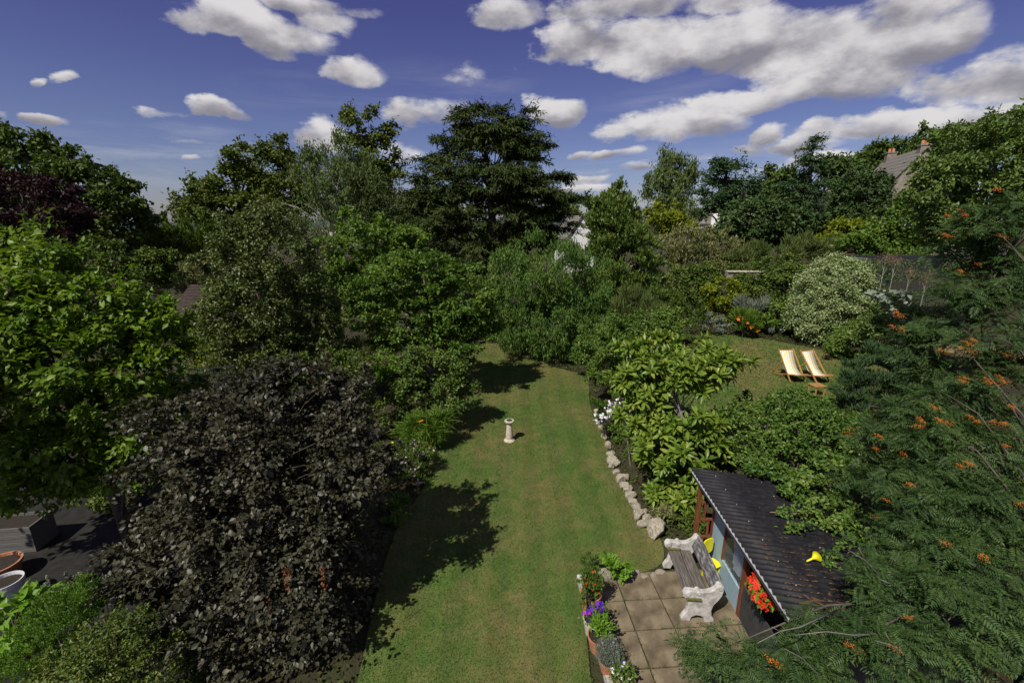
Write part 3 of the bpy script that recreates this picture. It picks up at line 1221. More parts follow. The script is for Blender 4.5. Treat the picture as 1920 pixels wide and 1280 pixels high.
part_box('back_wall', DARK_WALL, 2.18, 2.22, -3.45, -.2, 0, EZ - .34)
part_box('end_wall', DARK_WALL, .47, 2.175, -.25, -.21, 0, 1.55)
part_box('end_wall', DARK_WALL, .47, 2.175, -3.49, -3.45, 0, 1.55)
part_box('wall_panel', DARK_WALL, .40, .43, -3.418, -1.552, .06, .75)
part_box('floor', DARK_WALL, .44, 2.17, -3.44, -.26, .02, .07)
part_box('beam', RED_WOOD, .395, .455, -3.44, -.19, EZ - .085, EZ - .078 + .0)

# white dust sheet hanging inside the window
mb = MB()
nu, nv = 14, 12
for i in range(nu + 1):
    for j in range(nv + 1):
        u, v = i / nu, j / nv
        w = .14 + .12 * v
        y = -1.08 - .1 * v + (u - .5) * w * 2
        x = .50 + .035 * math.sin(u * 12 + v * 3) + .02 * math.sin(u * 25 + v * 5)
        z = 1.40 - v * .78 + .03 * math.sin(u * 9)
        mb.v.append((x, y, z))
for i in range(nu):
    for j in range(nv):
        a = i * (nv + 1) + j
        mb.f.append((a, a + 1, a + nv + 2, a + nv + 1))
sheet = mb.build('dust_sheet', plain('white_cloth', (.72, .72, .76), .9, .1), smooth=True)
sheet.location = hut.location
sheet.rotation_euler = hut.rotation_euler
tag(sheet, 'crumpled white cloth hanging inside the window of the blue shelter', 'cloth')

# ---- bench with white painted ends
bench = thing('garden_bench', 'weathered plank bench on ornate white stone ends beside the shelter', 'bench', (2.84, 6.70, .095), R(-4))
bench.scale = (.93, .9, .95)
END = [(0, 0), (.15, 0), (.18, .09), (.25, .13), (.33, .12), (.38, .08), (.40, 0), (.56, 0), (.57, .05), (.52, .13), (.50, .24), (.53, .36), (.60, .46), (.65, .56), (.67, .68), (.66, .75), (.61, .79),
       (.55, .76), (.50, .69), (.43, .64), (.33, .62), (.20, .63), (.08, .64), (.01, .61), (-.02, .57), (-.01, .51), (.04, .47), (.08, .41), (.09, .30), (.07, .20), (.02, .12), (-.01, .05)]
for yy in (-.70, .60):
    e = MB().prism(END, 'y', yy, yy + .1).build('bench_end', WHITE_STONE, bench, bevel=.014)
    # scrolls and paws
    for cx, cz, r in ((.06, .575, .052), (.24, .60, .045), (.60, .73, .05)):
        sc = MB()
        sc.add([(cx + r * math.cos(2 * math.pi * k / 12), yy - .022, cz + r * math.sin(2 * math.pi * k / 12)) for k in range(12)] +
               [(cx + r * math.cos(2 * math.pi * k / 12), yy + .122, cz + r * math.sin(2 * math.pi * k / 12)) for k in range(12)],
               [tuple(range(12)), tuple(range(23, 11, -1))] + [(k, (k + 1) % 12, (k + 1) % 12 + 12, k + 12) for k in range(12)])
        sc.build('scroll', WHITE_STONE, e, bevel=.01)
    MB().box(.03, .30, yy - .05, yy - .001, .475, .505).build('mossy_ledge', MOSS, e, bevel=.008)
for x0, x1 in ((.05, .27), (.283, .49)):
    MB().box(x0, x1, -.598, .598, .425, .468).build('seat_plank', OLD_WOOD, bench, bevel=.008)
for a, b in (((.515, .55), (.575, .70)), ((.578, .71), (.62, .80))):
    MB().bar(((a[0] + b[0]) / 2, -.598, (a[1] + b[1]) / 2), ((a[0] + b[0]) / 2, .598, (a[1] + b[1]) / 2), .035, .158, up=(b[0] - a[0], 0, b[1] - a[1])).build('back_plank', BACK_WOOD, bench, bevel=.006)
MB().box(.12, .40, -.05, .05, .33, .424).build('cross_batten', OLD_WOOD, bench)

# ---- yellow plastic chair behind the bench
yc = thing('plastic_chair', 'bright yellow plastic chair tucked between the bench back and shelter', 'chair', (3.62, 7.12, .07), R(25))
n = 16
def rounded(w, h, k=20):
    return [(w * math.copysign(abs(math.cos(t)) ** .55, math.cos(t)), h * math.copysign(abs(math.sin(t)) ** .55, math.sin(t))) for t in [2 * math.pi * i / k for i in range(k)]]
MB().prism([(p, q + .62) for p, q in rounded(.13, .16)], 'y', .0, .02).build('backrest', YELLOW, yc, bevel=.006)
MB().prism([(p, q - .13) for p, q in rounded(.13, .12)], 'z', .34, .36).build('seat', YELLOW, yc, bevel=.006)
for sx in (-.10, .08):
    for y0 in (-.22, -.03):
        MB().box(sx, sx + .02, y0, y0 + .02, 0, .339).build('leg', YELLOW, yc)

# ---- funnel and twig on the roof
fx, _ = None, None
fn = gat(1520, 1056, 1.83)
fun = thing('funnel', 'yellow plastic funnel lying on the black corrugated roof', 'funnel', tuple(fn + Vector((0, 0, .03))), R(20))
fun.scale = (.82, .82, .82)
m_ = MB()
m_.lathe([(.085, .16), (.083, .165), (.018, .05), (.012, -.08), (.010, -.08), (.015, .05), (.075, .158)], 16)
me = m_.mesh('cone', True)
cone = link('cone', me, YELLOW, fun)
cone.rotation_euler = (0, R(82), 0)
cone.location = (-.03, 0, .055)
tw = gat(1522, 1133, 1.86)
mb = MB()
mb.tube([(-.24, -.04, .03), (-.1, 0, .035), (.05, .03, .04), (.2, .02, .03)], [.008, .013, .014, .006], 6)
mb.tube([(.02, .02, .04), (.09, -.05, .05), (.14, -.12, .03)], [.012, .01, .005], 6)
mb.tube([(.0, .02, .04), (-.03, .09, .05), (-.06, .13, .04)], [.012, .01, .005], 6)
t_ = mb.build('fallen_twig', plain('dead_wood', (.12, .065, .035), .9), loc=tuple(tw), smooth=True)
tag(t_, 'forked brown twig fallen on the near end of the black roof', 'twig')
b0 = gat(1470, 965, 1.85)
mb = MB()
mb.tube([(-.22, .03, .03), (0, 0, .045), (.3, -.05, .06), (.6, -.06, .1)], [.009, .012, .014, .01], 6)
t_ = mb.build('dead_branch', plain('dry_wood', (.20, .14, .09), .9), loc=tuple(b0), smooth=True)
tag(t_, 'thin dry branch lying across the black roof under the climber', 'branch')

# ---- sundial
sp = gat(955, 826, .012)
sd = thing('sundial', 'weathered stone baluster sundial standing alone on the main lawn', 'sundial', tuple(sp))
MB().lathe([(0, 0), (.165, 0), (.17, .015), (.165, .035), (.14, .05), (.125, .075), (.105, .09)], 24).build('base', DIAL, sd, smooth=False)
MB().lathe([(.105, .09), (.112, .12), (.108, .2), (.096, .35), (.084, .48), (.075, .54), (.072, .57)], 20).build('shaft', DIAL, sd, smooth=True)
MB().lathe([(.072, .57), (.085, .58), (.10, .60), (.12, .62), (.145, .635), (.148, .665), (.14, .675), (0, .675)], 24).build('cap', DIAL, sd)
MB().lathe([(0, .677), (.085, .677), (.085, .685), (0, .686)], 20).build('dial_plate', BRONZE, sd)
MB().prism([(-.06, .687), (.06, .687), (.055, .75)], 'x', -.004, .004).build('gnomon', BRONZE, sd)

# ---- deckchairs
def stripe_mat():
    m, nt, b = new_mat('striped_canvas')
    tc = nt.nodes.new('ShaderNodeTexCoord')
    sp_ = nt.nodes.new('ShaderNodeSeparateXYZ')
    nt.links.new(tc.outputs['Object'], sp_.inputs[0])
    s = math_n(nt, 'FRACT', math_n(nt, 'MULTIPLY', math_n(nt, 'ADD', sp_.outputs[0], 1.0), 1 / .092))
    f = math_n(nt, 'GREATER_THAN', s, .56)
    c = mix(nt, f, (.80, .79, .72), (.74, .58, .18))
    nt.links.new(c, b.inputs['Base Color'])
    b.inputs['Roughness'].default_value = .9
    b.inputs['Specular IOR Level'].default_value = .1
    return m


CANVAS = stripe_mat()
PINE = rough_mat('varnished_pine', (.34, .17, .055), (.45, .25, .09), 8, .5, .2, .002, (1, 1, 6))


def deckchair():
    r = thing('deckchair', 'left yellow and white striped deckchair on the raised lawn', 'deckchair', (0, 0, 0), 0, 'deckchairs on the raised lawn')
    W_ = .27
    prof = [(.42, .93), (.30, .72), (.18, .52), (.05, .36), (-.12, .255), (-.28, .235), (-.42, .275), (-.50, .30)]
    fine = []
    for i in range(len(prof) - 1):
        for k in range(3):
            t = k / 3
            fine.append(tuple(prof[i][q] * (1 - t) + prof[i + 1][q] * t for q in (0, 1)))
    fine.append(prof[-1])
    m_ = MB()
    for (y, z) in fine:
        m_.v += [(-W_ + .03, y, z + .006), (W_ - .03, y, z + .006), (-W_ + .03, y, z), (W_ - .03, y, z)]
    for i in range(len(fine) - 1):
        a, b = 4 * i, 4 * i + 4
        m_.f += [(a, b, b + 1, a + 1), (a + 2, a + 3, b + 3, b + 2), (a, a + 2, b + 2, b), (a + 1, b + 1, b + 3, a + 3)]
    m_.build('canvas', CANVAS, r, smooth=True)
    for s in (-1, 1):
        MB().bar((s * W_, .46, .98), (s * W_, -.42, .03), .025, .045, (0, 1, 1)).build('back_rail', PINE, r)
        MB().bar((s * (W_ - .04), -.54, .33), (s * (W_ - .04), .55, .03), .022, .04, (0, 1, 1)).build('seat_rail', PINE, r)
        MB().bar((s * (W_ + .03), .14, .62), (s * (W_ + .03), .60, .08), .02, .035, (0, 1, 1)).build('prop', PINE, r)
    MB().bar((-W_ - .012, .43, .945), (W_ + .012, .43, .945), .03, .03).build('top_bar', PINE, r)
    MB().bar((-W_ + .028, -.51, .305), (W_ - .028, -.51, .305), .03, .03).build('front_bar', PINE, r)
    MB().bar((-W_ - .03, .57, .10), (W_ + .03, .57, .10), .025, .03).build('rear_bar', PINE, r)
    return r


dc = deckchair()
dc.location = (9.92, 15.35, 1.012)
dc.rotation_euler = (0, 0, R(4))
d2 = dc.copy()
COL.objects.link(d2)
for ch in list(dc.children):
    c = ch.copy()
    COL.objects.link(c)
    c.parent = d2
d2['label'] = 'right yellow and white striped deckchair, its front bar showing'
d2.location = (10.68, 15.25, 1.012)
d2.rotation_euler = (0, 0, R(14))
tb = gat(1533, 722, 1.35)
st = thing('garden_stool', 'low brown wooden stool in front of the two deckchairs', 'stool', (tb.x, tb.y, 1.012), R(10))
for k in range(3):
    MB().box(-.2, .2, -.17 + k * .12, -.07 + k * .12, .33, .355).build('slat', PINE, st)
for sx in (-.17, .14):
    for sy in (-.15, .14):
        MB().box(sx, sx + .035, sy, sy + .035, 0, .329).build('leg', PINE, st)

# ---- rocks edging the lawn
def rock_mesh(seed, sub=3):
    import bmesh
    bm = bmesh.new()
    bmesh.ops.create_icosphere(bm, subdivisions=sub, radius=1)
    rs = np.random.RandomState(seed)
    ns_ = unit(rs.normal(size=(9, 3)))
    ds = rs.uniform(.5, .95, 9)
    for v in bm.verts:
        c = np.array(v.co)
        for n_, d_ in zip(ns_, ds):
            t = c @ n_
            if t > d_:
                c = c - n_ * (t - d_)
        c = c * (1 + .08 * math.sin(c[0] * 7 + seed) * math.sin(c[1] * 6 + seed) + .05 * math.sin(c[0] * 17 + c[2] * 13) * math.sin(c[1] * 15 + seed))
        v.co = c
    me = bpy.data.meshes.new('rock')
    bm.to_mesh(me)
    bm.free()
    me.materials.append(ROCK)
    return me


ROCKS = [rock_mesh(s) for s in range(6)]
rk = [(1141, 833, .13), (1145, 848, .16), (1150, 862, .18), (1146, 872, .1), (1156, 884, .13), (1163, 896, .15), (1172, 893, .12), (1170, 908, .13), (1178, 917, .14), (1183, 927, .12), (1176, 926, .08),
      (1186, 938, .13), (1192, 950, .14), (1198, 962, .17), (1206, 958, .11), (1212, 972, .15), (1205, 980, .12), (1219, 985, .13), (1232, 990, .26), (1228, 968, .12), (1214, 966, .1),
      (1133, 818, .1), (1126, 800, .1), (1121, 786, .11), (1118, 770, .09)]
ORD = 'one two three four five six seven eight nine ten eleven twelve thirteen fourteen fifteen sixteen seventeen eighteen nineteen twenty twenty-one twenty-two twenty-three twenty-four twenty-five'.split()
_ord = sorted([i for i in range(len(rk)) if rk[i][2] != .26], key=lambda i: (rk[i][0] - 1232) ** 2 + (rk[i][1] - 990) ** 2)
RANK = {i: k for k, i in enumerate(_ord)}
for i, (px, py, r) in enumerate(rk):
    p = gat(px, py, r * .6)
    o = bpy.data.objects.new('rock', ROCKS[i % 6])
    COL.objects.link(o)
    o.location = (p.x, p.y, r * .5)
    o.rotation_euler = (random.uniform(-.4, .4), random.uniform(-.4, .4), random.uniform(0, 6))
    o.scale = (r * random.uniform(.75, 1.25), r * random.uniform(.7, 1.1), r * random.uniform(.65, 1.1))
    if abs(r - .26) < 1e-6:
        tag(o, 'largest pale boulder, lowest in the row of lawn edge rocks', 'rock', 'rocks edging the lawn')
        o.scale = (.27, .2, .24)
    else:
        tag(o, 'rugged limestone edging rock, number %s up the row from the largest boulder' % ORD[RANK[i]], 'rock', 'rocks edging the lawn')
prow = [(1238, 1072, .07), (1225, 1078, .06), (1208, 1080, .06), (1192, 1074, .07)]
for i, (px, py, r) in enumerate(prow):
    p = gat(px, py, .1)
    o = bpy.data.objects.new('rock', ROCKS[(i + 2) % 6])
    COL.objects.link(o)
    o.location = (p.x, p.y, .09)
    o.scale = (r * 1.4, r, r * .8)
    o.rotation_euler = (0, 0, i * 1.3)
    tag(o, ('first', 'second', 'third', 'fourth')[i] + ' little flat stone from the bench along the far patio edge', 'rock', 'stones along the patio edge')
p = gat(1132, 1078, .16)
o = bpy.data.objects.new('rock', rock_mesh(41, 3))
COL.objects.link(o)
o.location = (p.x, p.y, .17)
o.scale = (.15, .13, .13)
tag(o, 'rounded grey boulder behind the terracotta fuchsia pot', 'rock')


# ------------------------------------------------------------------ buildings seen between the trees
STONE = rough_mat('house_stone', (.14, .12, .095), (.24, .21, .165), 3, .9, .4, .02, c=(.30, .265, .21), detail=8)
SLATE = rough_mat('stone_tiles', (.13, .12, .105), (.24, .22, .19), 4, .85, .5, .02, (1, 1, 3))
RENDER = rough_mat('white_render', (.72, .72, .70), (.80, .80, .78), 3, .8, .2, .01)
BROWN_TILE = rough_mat('brown_tiles', (.032, .022, .018), (.058, .042, .034), 8, .85, .4, .01)
PANE = plain('dark_pane', (.03, .035, .04), .1, .6)


def house(name, label, cat, cx, cy, z0, w, d, h, rise, rz, wall, roofm, windows=(), chim=(), courses=0, group=None):
    r = thing(name, label, cat, (cx, cy, z0), R(rz), group)
    m_ = MB()
    m_.prism([(-w / 2, -2), (w / 2, -2), (w / 2, h), (0, h + rise), (-w / 2, h)], 'y', -d / 2, d / 2)
    m_.build('wall', wall, r)
    rf = None
    for s in (-1, 1):
        L = math.hypot(w / 2 + .3, rise * (w / 2 + .3) / (w / 2))
        m_ = MB()
        x1, z1 = s * (w / 2 + .3), h - rise * .3 / (w / 2)
        nrow = max(courses, 1)
        for k in range(nrow):
            t0, t1 = k / nrow, (k + 1) / nrow
            a = (x1 * (1 - t0), z1 + (h + rise - z1) * t0)
            b = (x1 * (1 - t1), z1 + (h + rise - z1) * t1)
            lip = .035 if courses else 0
            m_.add([(a[0], -d / 2 - .2, a[1] + .09 + lip), (b[0], -d / 2 - .2, b[1] + .09), (b[0], d / 2 + .2, b[1] + .09), (a[0], d / 2 + .2, a[1] + .09 + lip),
                    (a[0], -d / 2 - .2, a[1] + .01), (b[0], -d / 2 - .2, b[1] + .01), (b[0], d / 2 + .2, b[1] + .01), (a[0], d / 2 + .2, a[1] + .01)],
                   [(0, 1, 2, 3), (7, 6, 5, 4), (0, 4, 5, 1), (1, 5, 6, 2), (2, 6, 7, 3), (3, 7, 4, 0)])
        rf = m_.build('roof', roofm, r)
    for (x, y, hh, ww) in chim:
        c = MB().box(x - ww / 2, x + ww / 2, y - ww / 2, y + ww / 2, h, h + rise + hh)
        c.box(x - ww / 2 - .06, x + ww / 2 + .06, y - ww / 2 - .06, y + ww / 2 + .06, h + rise + hh, h + rise + hh + .12)
        ch = c.build('chimney', wall, r)
        for q in (-.2, .2):
            MB().lathe([(.13, 0), (.11, .35), (.08, .35), (.08, .1)], 10, (x + q * ww, y, h + rise + hh + .12)).build('chimney_pot', TERRACOTTA, ch, smooth=True)
    for (x, z, ww, hh) in windows:
        f = MB()
        y = -d / 2
        for (a0, a1, b0, b1) in ((-ww / 2, ww / 2, -.05, .06), (-ww / 2, ww / 2, hh - .06, hh), (-ww / 2, -ww / 2 + .06, .06, hh - .06), (ww / 2 - .06, ww / 2, .06, hh - .06), (-.025, .025, .06, hh - .06)):
            f.box(x + a0, x + a1, y - .06, y + .02, z + b0, z + b1)
        fo = f.build('window', WHITE_PAINT, r)
        MB().box(x - ww / 2 + .06, x + ww / 2 - .06, y - .03, y - .01, z + .06, z + hh - .06).build('pane', PANE, fo)
    return r


p, s = at(1712, 372, 44)
house('stone_house', 'tall stone house with steep tiled gables and chimney on the right hillside', 'house', p.x + 1.6, p.y + 4, p.z - 4.9, 6.4, 9, 5.0, 4.2, -20, STONE, SLATE,
      ((-1.6, 2.6, 1.1, 1.5), (1.6, 2.6, 1.1, 1.5), (0, 5.4, .9, 1.2)), ((0, -3.9, .25, .7), (0, 3.5, .5, .8)), 12)
p, s = at(1690, 405, 42.5)
house('stone_porch', 'small stone gabled wing with brown coping below the tall house', 'house', p.x - .4, p.y, p.z - 3.2, 3.6, 4, 3.2, 1.7, -20, STONE, SLATE, ((0, 1.6, 1.0, 1.2),), (), 5)
p, s = at(1560, 372, 55)
house('grey_roof_house', 'low stone house with curved grey slate roof between conifer and round tree', 'house', p.x, p.y, p.z - 4.5, 6, 9, 3.4, 1.9, 80, STONE, SLATE, ((1, 1.2, 1, 1.3),), (), 6)
p, s = at(1421, 372, 58)
house('gabled_house', 'pale rendered house showing one brown tiled gable beside the pine', 'house', p.x, p.y, p.z - 4.6, 6.5, 9, 3.4, 2.1, 58, RENDER, BROWN_TILE, ((0, 1.0, 1.1, 1.3),), (), 6)
p, s = at(1352, 400, 62)
house('white_cottage', 'white rendered cottage half hidden below the hillside pine', 'house', p.x, p.y, p.z - 4.4, 7, 8, 3.2, 1.8, 70, RENDER, SLATE, ((0, 1.5, 1.1, 1.2),), (), 6)
p, s = at(1086, 415, 48)
house('white_house', 'bright white gabled house glimpsed between dark yew and conical laurel', 'house', p.x - .2, p.y + 2, p.z - 7.1, 3.0, 5, 5.4, 2.2, 8, RENDER, SLATE, ((-.6, 3.6, .6, 1.0), (.7, 3.6, .6, 1.0)), ((1.2, -2.0, -.5, .36),), 7)
p, s = at(1009, 392, 75)
p, s = at(374, 575, 22)
shed = house('garden_outbuilding', 'low outbuilding with brown clay tiled roof behind the left trees', 'outbuilding', p.x + .9, p.y + 2.2, p.z - 2.2, 4.4, 5.0, 1.55, 1.35, 90, DARK_WALL, BROWN_TILE, (), (), 12)

# garden walls
def wall_thing(name, label, a, b, z0, h, w, mat, cap=None, n=1):
    r = thing(name, label, 'wall', (a[0], a[1], z0), math.atan2(b[1] - a[1], b[0] - a[0]))
    L = math.hypot(b[0] - a[0], b[1] - a[1])
    # coursed blocks, slightly uneven
    m_ = MB()
    rows = max(2, int(h / .22))
    for j in range(rows):
        x = 0
        while x < L:
            bw = random.uniform(.3, .6)
            x1 = min(x + bw, L)
            q = random.uniform(-.02, .02)
            m_.box(x + .008, x1 - .008, -w / 2 + q, w / 2 + q, j * h / rows + .006, (j + 1) * h / rows - .006)
            x = x1
    o_ = m_.build('stonework', mat, r, kind='stuff')
    x = 0
    while x < L:
        x1 = min(x + random.uniform(.55, .8), L)
        MB().box(x + .008, x1 - .008, -w / 2 - .06, w / 2 + .06, h + .002, h + .075).build('coping_stone', cap or mat, r, bevel=.012)
        x = x1
    return r


a, _ = at(1362, 510, 25.0)
b, _ = at(1432, 500, 24.9)
wall_thing('garden_wall', 'short low stone wall with pale coping above the dark hedge', (a.x, a.y), (b.x, b.y), a.z - .3, .3, .3, STONE, ROCK)
a, _ = at(1574, 486, 24.2)
b, _ = at(1648, 482, 24.2)
wall_thing('garden_wall', 'pale stone wall with grey coping right of the variegated dome', (a.x, a.y), (b.x, b.y), a.z - 1.6, 1.6, .35, ROCK, STONE)
a, _ = at(1740, 460, 24)
b, _ = at(1900, 450, 22)
wall_thing('garden_wall', 'long shaded stone wall behind the netting at the right', (a.x, a.y), (b.x, b.y), a.z - 1.2, 1.2, .35, STONE, STONE)

# fruit cage of fine dark netting on a frame
def fruit_cage():
    c0, _ = at(1735, 540, 19.5)
    z0 = 1.0
    top_l, _ = at(1655, 487, 19.5)
    top_r, _ = at(1825, 484, 19.5)
    bot_l, _ = at(1640, 575, 19.5)
    bot_r, _ = at(1840, 585, 19.5)
    x0, x1 = top_l.x, top_r.x + .3
    h = top_l.z - z0
    r = thing('fruit_cage', 'dark netted fruit cage on thin poles behind the dried flower stalks', 'fruit cage', (x0, 19.5, z0))
    m, nt, b = new_mat('fine_netting')
    b.inputs['Base Color'].default_value = (.035, .04, .045, 1)
    b.inputs['Roughness'].default_value = .6
    # netting is real strands: a mesh of crossed threads
    Vs, Fs = [], []
    w, d = x1 - x0, 2.4

    def strand(a_, b_, t=.0042):
        a_, b_ = np.array(a_), np.array(b_)
        dr = unit(b_ - a_)
        q = np.cross(dr, [0, 1, 0.2])
        q = unit(q) * t if np.linalg.norm(q) > .05 else np.array([t, 0, 0])
        k = len(Vs)
        Vs.extend([a_ - q, a_ + q, b_ + q, b_ - q])
        Fs.append((k, k + 1, k + 2, k + 3))
    st = .045
    for x in np.arange(0, w, st):
        strand((x, 0, 0), (x, 0, h))
        strand((x, d, 0), (x, d, h))
    for z in np.arange(0, h, st):
        strand((0, 0, z), (w, 0, z))
        strand((0, d, z), (w, d, z))
    net = link('net_front', np_mesh('net_front', np.array(Vs), np.array(Fs)), m, r, kind='stuff')
    Vs, Fs = [], []
    for y in np.arange(0, d, st):
        strand((0, y, 0), (0, y, h))
        strand((0, y, h), (w, y, h))
    for x in np.arange(0, w, st):
        strand((x, 0, h), (x, d, h))
    for z in np.arange(0, h, st):
        strand((0, 0, z), (0, d, z))
    link('net_top', np_mesh('net_top', np.array(Vs), np.array(Fs)), m, r, kind='stuff')
    for x in (0, w / 2, w):
        for y in (0, d):
            MB().tube([(x, y, -.1), (x, y, h + .02)], [.016, .016], 6).build('pole', DARK_WALL, r)
    for y in (0, d):
        MB().tube([(0, y, h), (w, y, h)], [.012, .012], 6).build('rail', DARK_WALL, r)
    return r


fruit_cage()
tb, _ = at(1875, 575, 18)
tarp = MB()
for i in range(9):
    for j in range(7):
        tarp.v.append((i * .3 - 1.0, j * .35 - .9, .12 * math.sin(i * 1.3 + j) + .05 * math.sin(j * 2.2) + .25 - .04 * (i - 4) ** 2 * .5))
for i in range(8):
    for j in range(6):
        k = i * 7 + j
        tarp.f.append((k, k + 7, k + 8, k + 1))
o = tarp.build('compost_heap', rough_mat('dry_compost', (.20, .13, .06), (.36, .26, .13), 6, .95, .8, .03), smooth=True, loc=(tb.x, tb.y, 1.0))
tag(o, 'sunlit tan heap of dry compost beyond the netting at far right', 'compost heap')

# ------------------------------------------------------------------ leaf colours
LM = {
    'magnolia': leaf_mat('broad_bright_leaf', (.038, .085, .008), (.130, .215, .016), (.215, .300, .036), .45, .36, .3),
    'beech': leaf_mat('copper_leaf', (.019, .020, .011), (.050, .051, .026), (.105, .098, .058), .46, .16, .34, tcol=(1.5, 1.0, .5)),
    'sycamore': leaf_mat('dark_broad_leaf', (0.035, 0.063, 0.013), (0.077, 0.120, 0.021), (0.127, 0.156, 0.034), .55, .2, 0.19),
    'purple': leaf_mat('purple_leaf', (.026, .014, .014), (.050, .025, .026), None, .5, .12, .15, tcol=(1.4, .7, .6)),
    'oak': leaf_mat('oak_leaf', (0.041, 0.069, 0.014), (0.103, 0.140, 0.023), (0.153, 0.174, 0.037), .55, .22, 0.17),
    'yew': leaf_mat('yew_leaf', (.022, .038, .010), (.046, .070, .016), (.082, .102, .024), .6, .10, .14),
    'leylandii': leaf_mat('cypress_leaf', (.055, .095, .014), (.120, .170, .026), None, .65, .15, .11),
    'birch': leaf_mat('birch_leaf', (0.073, 0.109, 0.030), (0.138, 0.185, 0.056), None, .55, .25, 0.17),
    'aspen': leaf_mat('small_glossy_leaf', (.045, .072, .014), (.100, .132, .028), (.185, .205, .075), .42, .2, .3),
    'maple': leaf_mat('mid_green_leaf', (0.052, 0.107, 0.017), (0.123, 0.206, 0.028), (0.175, 0.248, 0.040), .5, .28, 0.19),
    'hornbeam': leaf_mat('fresh_leaf', (0.041, 0.095, 0.017), (0.112, 0.194, 0.028), (0.175, 0.248, 0.040), .45, .28, 0.22),
    'laburnum': leaf_mat('laburnum_leaf', (0.046, 0.106, 0.021), (0.106, 0.193, 0.034), (0.165, 0.229, 0.052), .5, .26, 0.19, warm=(0.230, 0.189, 0.081)),
    'laurel': leaf_mat('laurel_leaf', (0.037, 0.079, 0.017), (0.103, 0.165, 0.028), (0.164, 0.198, 0.040), .4, .18, 0.28),
    'pine': leaf_mat('pine_needle', (0.030, 0.065, 0.027), (0.073, 0.122, 0.045), None, .6, .08, 0.11),
    'bluegreen': leaf_mat('round_tree_leaf', (0.031, 0.063, 0.019), (0.078, 0.124, 0.034), None, .5, .15, 0.19),
    'hill': leaf_mat('hill_tree_leaf', (0.043, 0.083, 0.015), (0.106, 0.156, 0.031), None, .55, .15, 0.17),
    'apple': leaf_mat('apple_leaf', (0.058, 0.106, 0.027), (0.127, 0.193, 0.042), (0.194, 0.247, 0.076), .45, .22, 0.22),
    'rowan': leaf_mat('rowan_leaflet', (.020, .048, .014), (.046, .088, .022), (.090, .135, .034), .5, .2, .2, nscale=1.6),
    'loquat': leaf_mat('long_glossy_leaf', (.055, .115, .012), (.150, .230, .026), (.280, .330, .058), .36, .24, .26),
    'climber': leaf_mat('small_climber_leaf', (0.038, 0.092, 0.017), (0.095, 0.173, 0.025), (0.224, 0.282, 0.070), .42, .26, .25, warm=(.30, .30, .08)),
    'variegated': leaf_mat('variegated_leaf', (.10, .16, .045), (.26, .33, .13), (.52, .56, .32), .55, .2, .14),
    'euonymus': leaf_mat('edged_leaf', (.045, .085, .014), (.095, .140, .024), (.27, .28, .07), .45, .22, .25),
    'golden': leaf_mat('golden_leaf', (0.115, 0.155, 0.011), (0.257, 0.290, 0.019), None, .5, .3, 0.17),
    'olive': leaf_mat('olive_leaf', (0.070, 0.097, 0.030), (0.178, 0.194, 0.067), (0.310, 0.292, 0.127), .6, .2, 0.14),
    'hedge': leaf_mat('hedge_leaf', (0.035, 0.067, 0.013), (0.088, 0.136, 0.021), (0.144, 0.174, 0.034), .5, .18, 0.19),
    'shrub': leaf_mat('shrub_leaf', (0.050, 0.104, 0.018), (0.116, 0.193, 0.031), (0.184, 0.247, 0.046), .48, .24, 0.19),
    'grey': leaf_mat('grey_leaf', (0.121, 0.149, 0.108), (0.270, 0.311, 0.230), None, .7, .12, 0.11, tcol=(1, 1, .8)),
    'lime': leaf_mat('lime_leaf', (0.095, 0.216, 0.016), (0.203, 0.351, 0.034), None, .45, .32, 0.22),
    'fern': leaf_mat('mound_leaf', (0.061, 0.142, 0.020), (0.135, 0.243, 0.041), (0.189, 0.297, 0.068), .6, .3, 0.14),
    'reed': leaf_mat('strap_leaf', (0.081, 0.162, 0.016), (0.176, 0.270, 0.041), None, .45, .3, 0.22),
    'straw': leaf_mat('dry_grass', (0.068, 0.115, 0.027), (0.162, 0.189, 0.061), None, .7, .25, 0.11),
}


def flowers(root, b, P, name, mat, r, n_pet=5, part=True, up=None):
    """small open flowers of separate petals"""
    V, F = [], []
    for k in range(n_pet):
        a = 2 * math.pi * k / n_pet
        a1, a2 = a - .5, a + .5
        q = len(V)
        V += [(0, 0, 0), (.75 * math.cos(a1), .75 * math.sin(a1), .22), (1.0 * math.cos(a), 1.0 * math.sin(a), .12), (.75 * math.cos(a2), .75 * math.sin(a2), .22)]
        F += [(q, q + 1, q + 2), (q, q + 2, q + 3)]
    V, F = np.array(V), np.array(F)
    P = np.asarray(P)
    Nn = unit(RS.normal(size=P.shape) * .5 + (np.array([0, -.5, .9]) if up is None else up))
    T = unit(np.cross(Nn, RS.normal(size=P.shape)))
    T, S, Nn = leaf_frames(T, Nn)
    L = r * RS.uniform(.75, 1.2, len(P))
    if part and len(P) <= 300:
        me = np_mesh(name, V, F)
        me.materials.append(mat)
        frame_objects(name, me, root, b, P, T, S, Nn, L, L)
    else:
        link(name, frames_mesh(name, (V, F), P - b, T, S, Nn, L, L), mat, root, kind='stuff')


def surf(C, D, n, lift=.03, face=True, zmin=None):
    """points on the outside of a shrub on the side towards the house"""
    k = np.where((D[:, 1] < .35) & (D[:, 2] > -.35))[0] if face else np.arange(len(C))
    ids = RS.choice(k, n, replace=len(k) < n)
    return C[ids] + D[ids] * lift + RS.normal(0, .03, (n, 3))


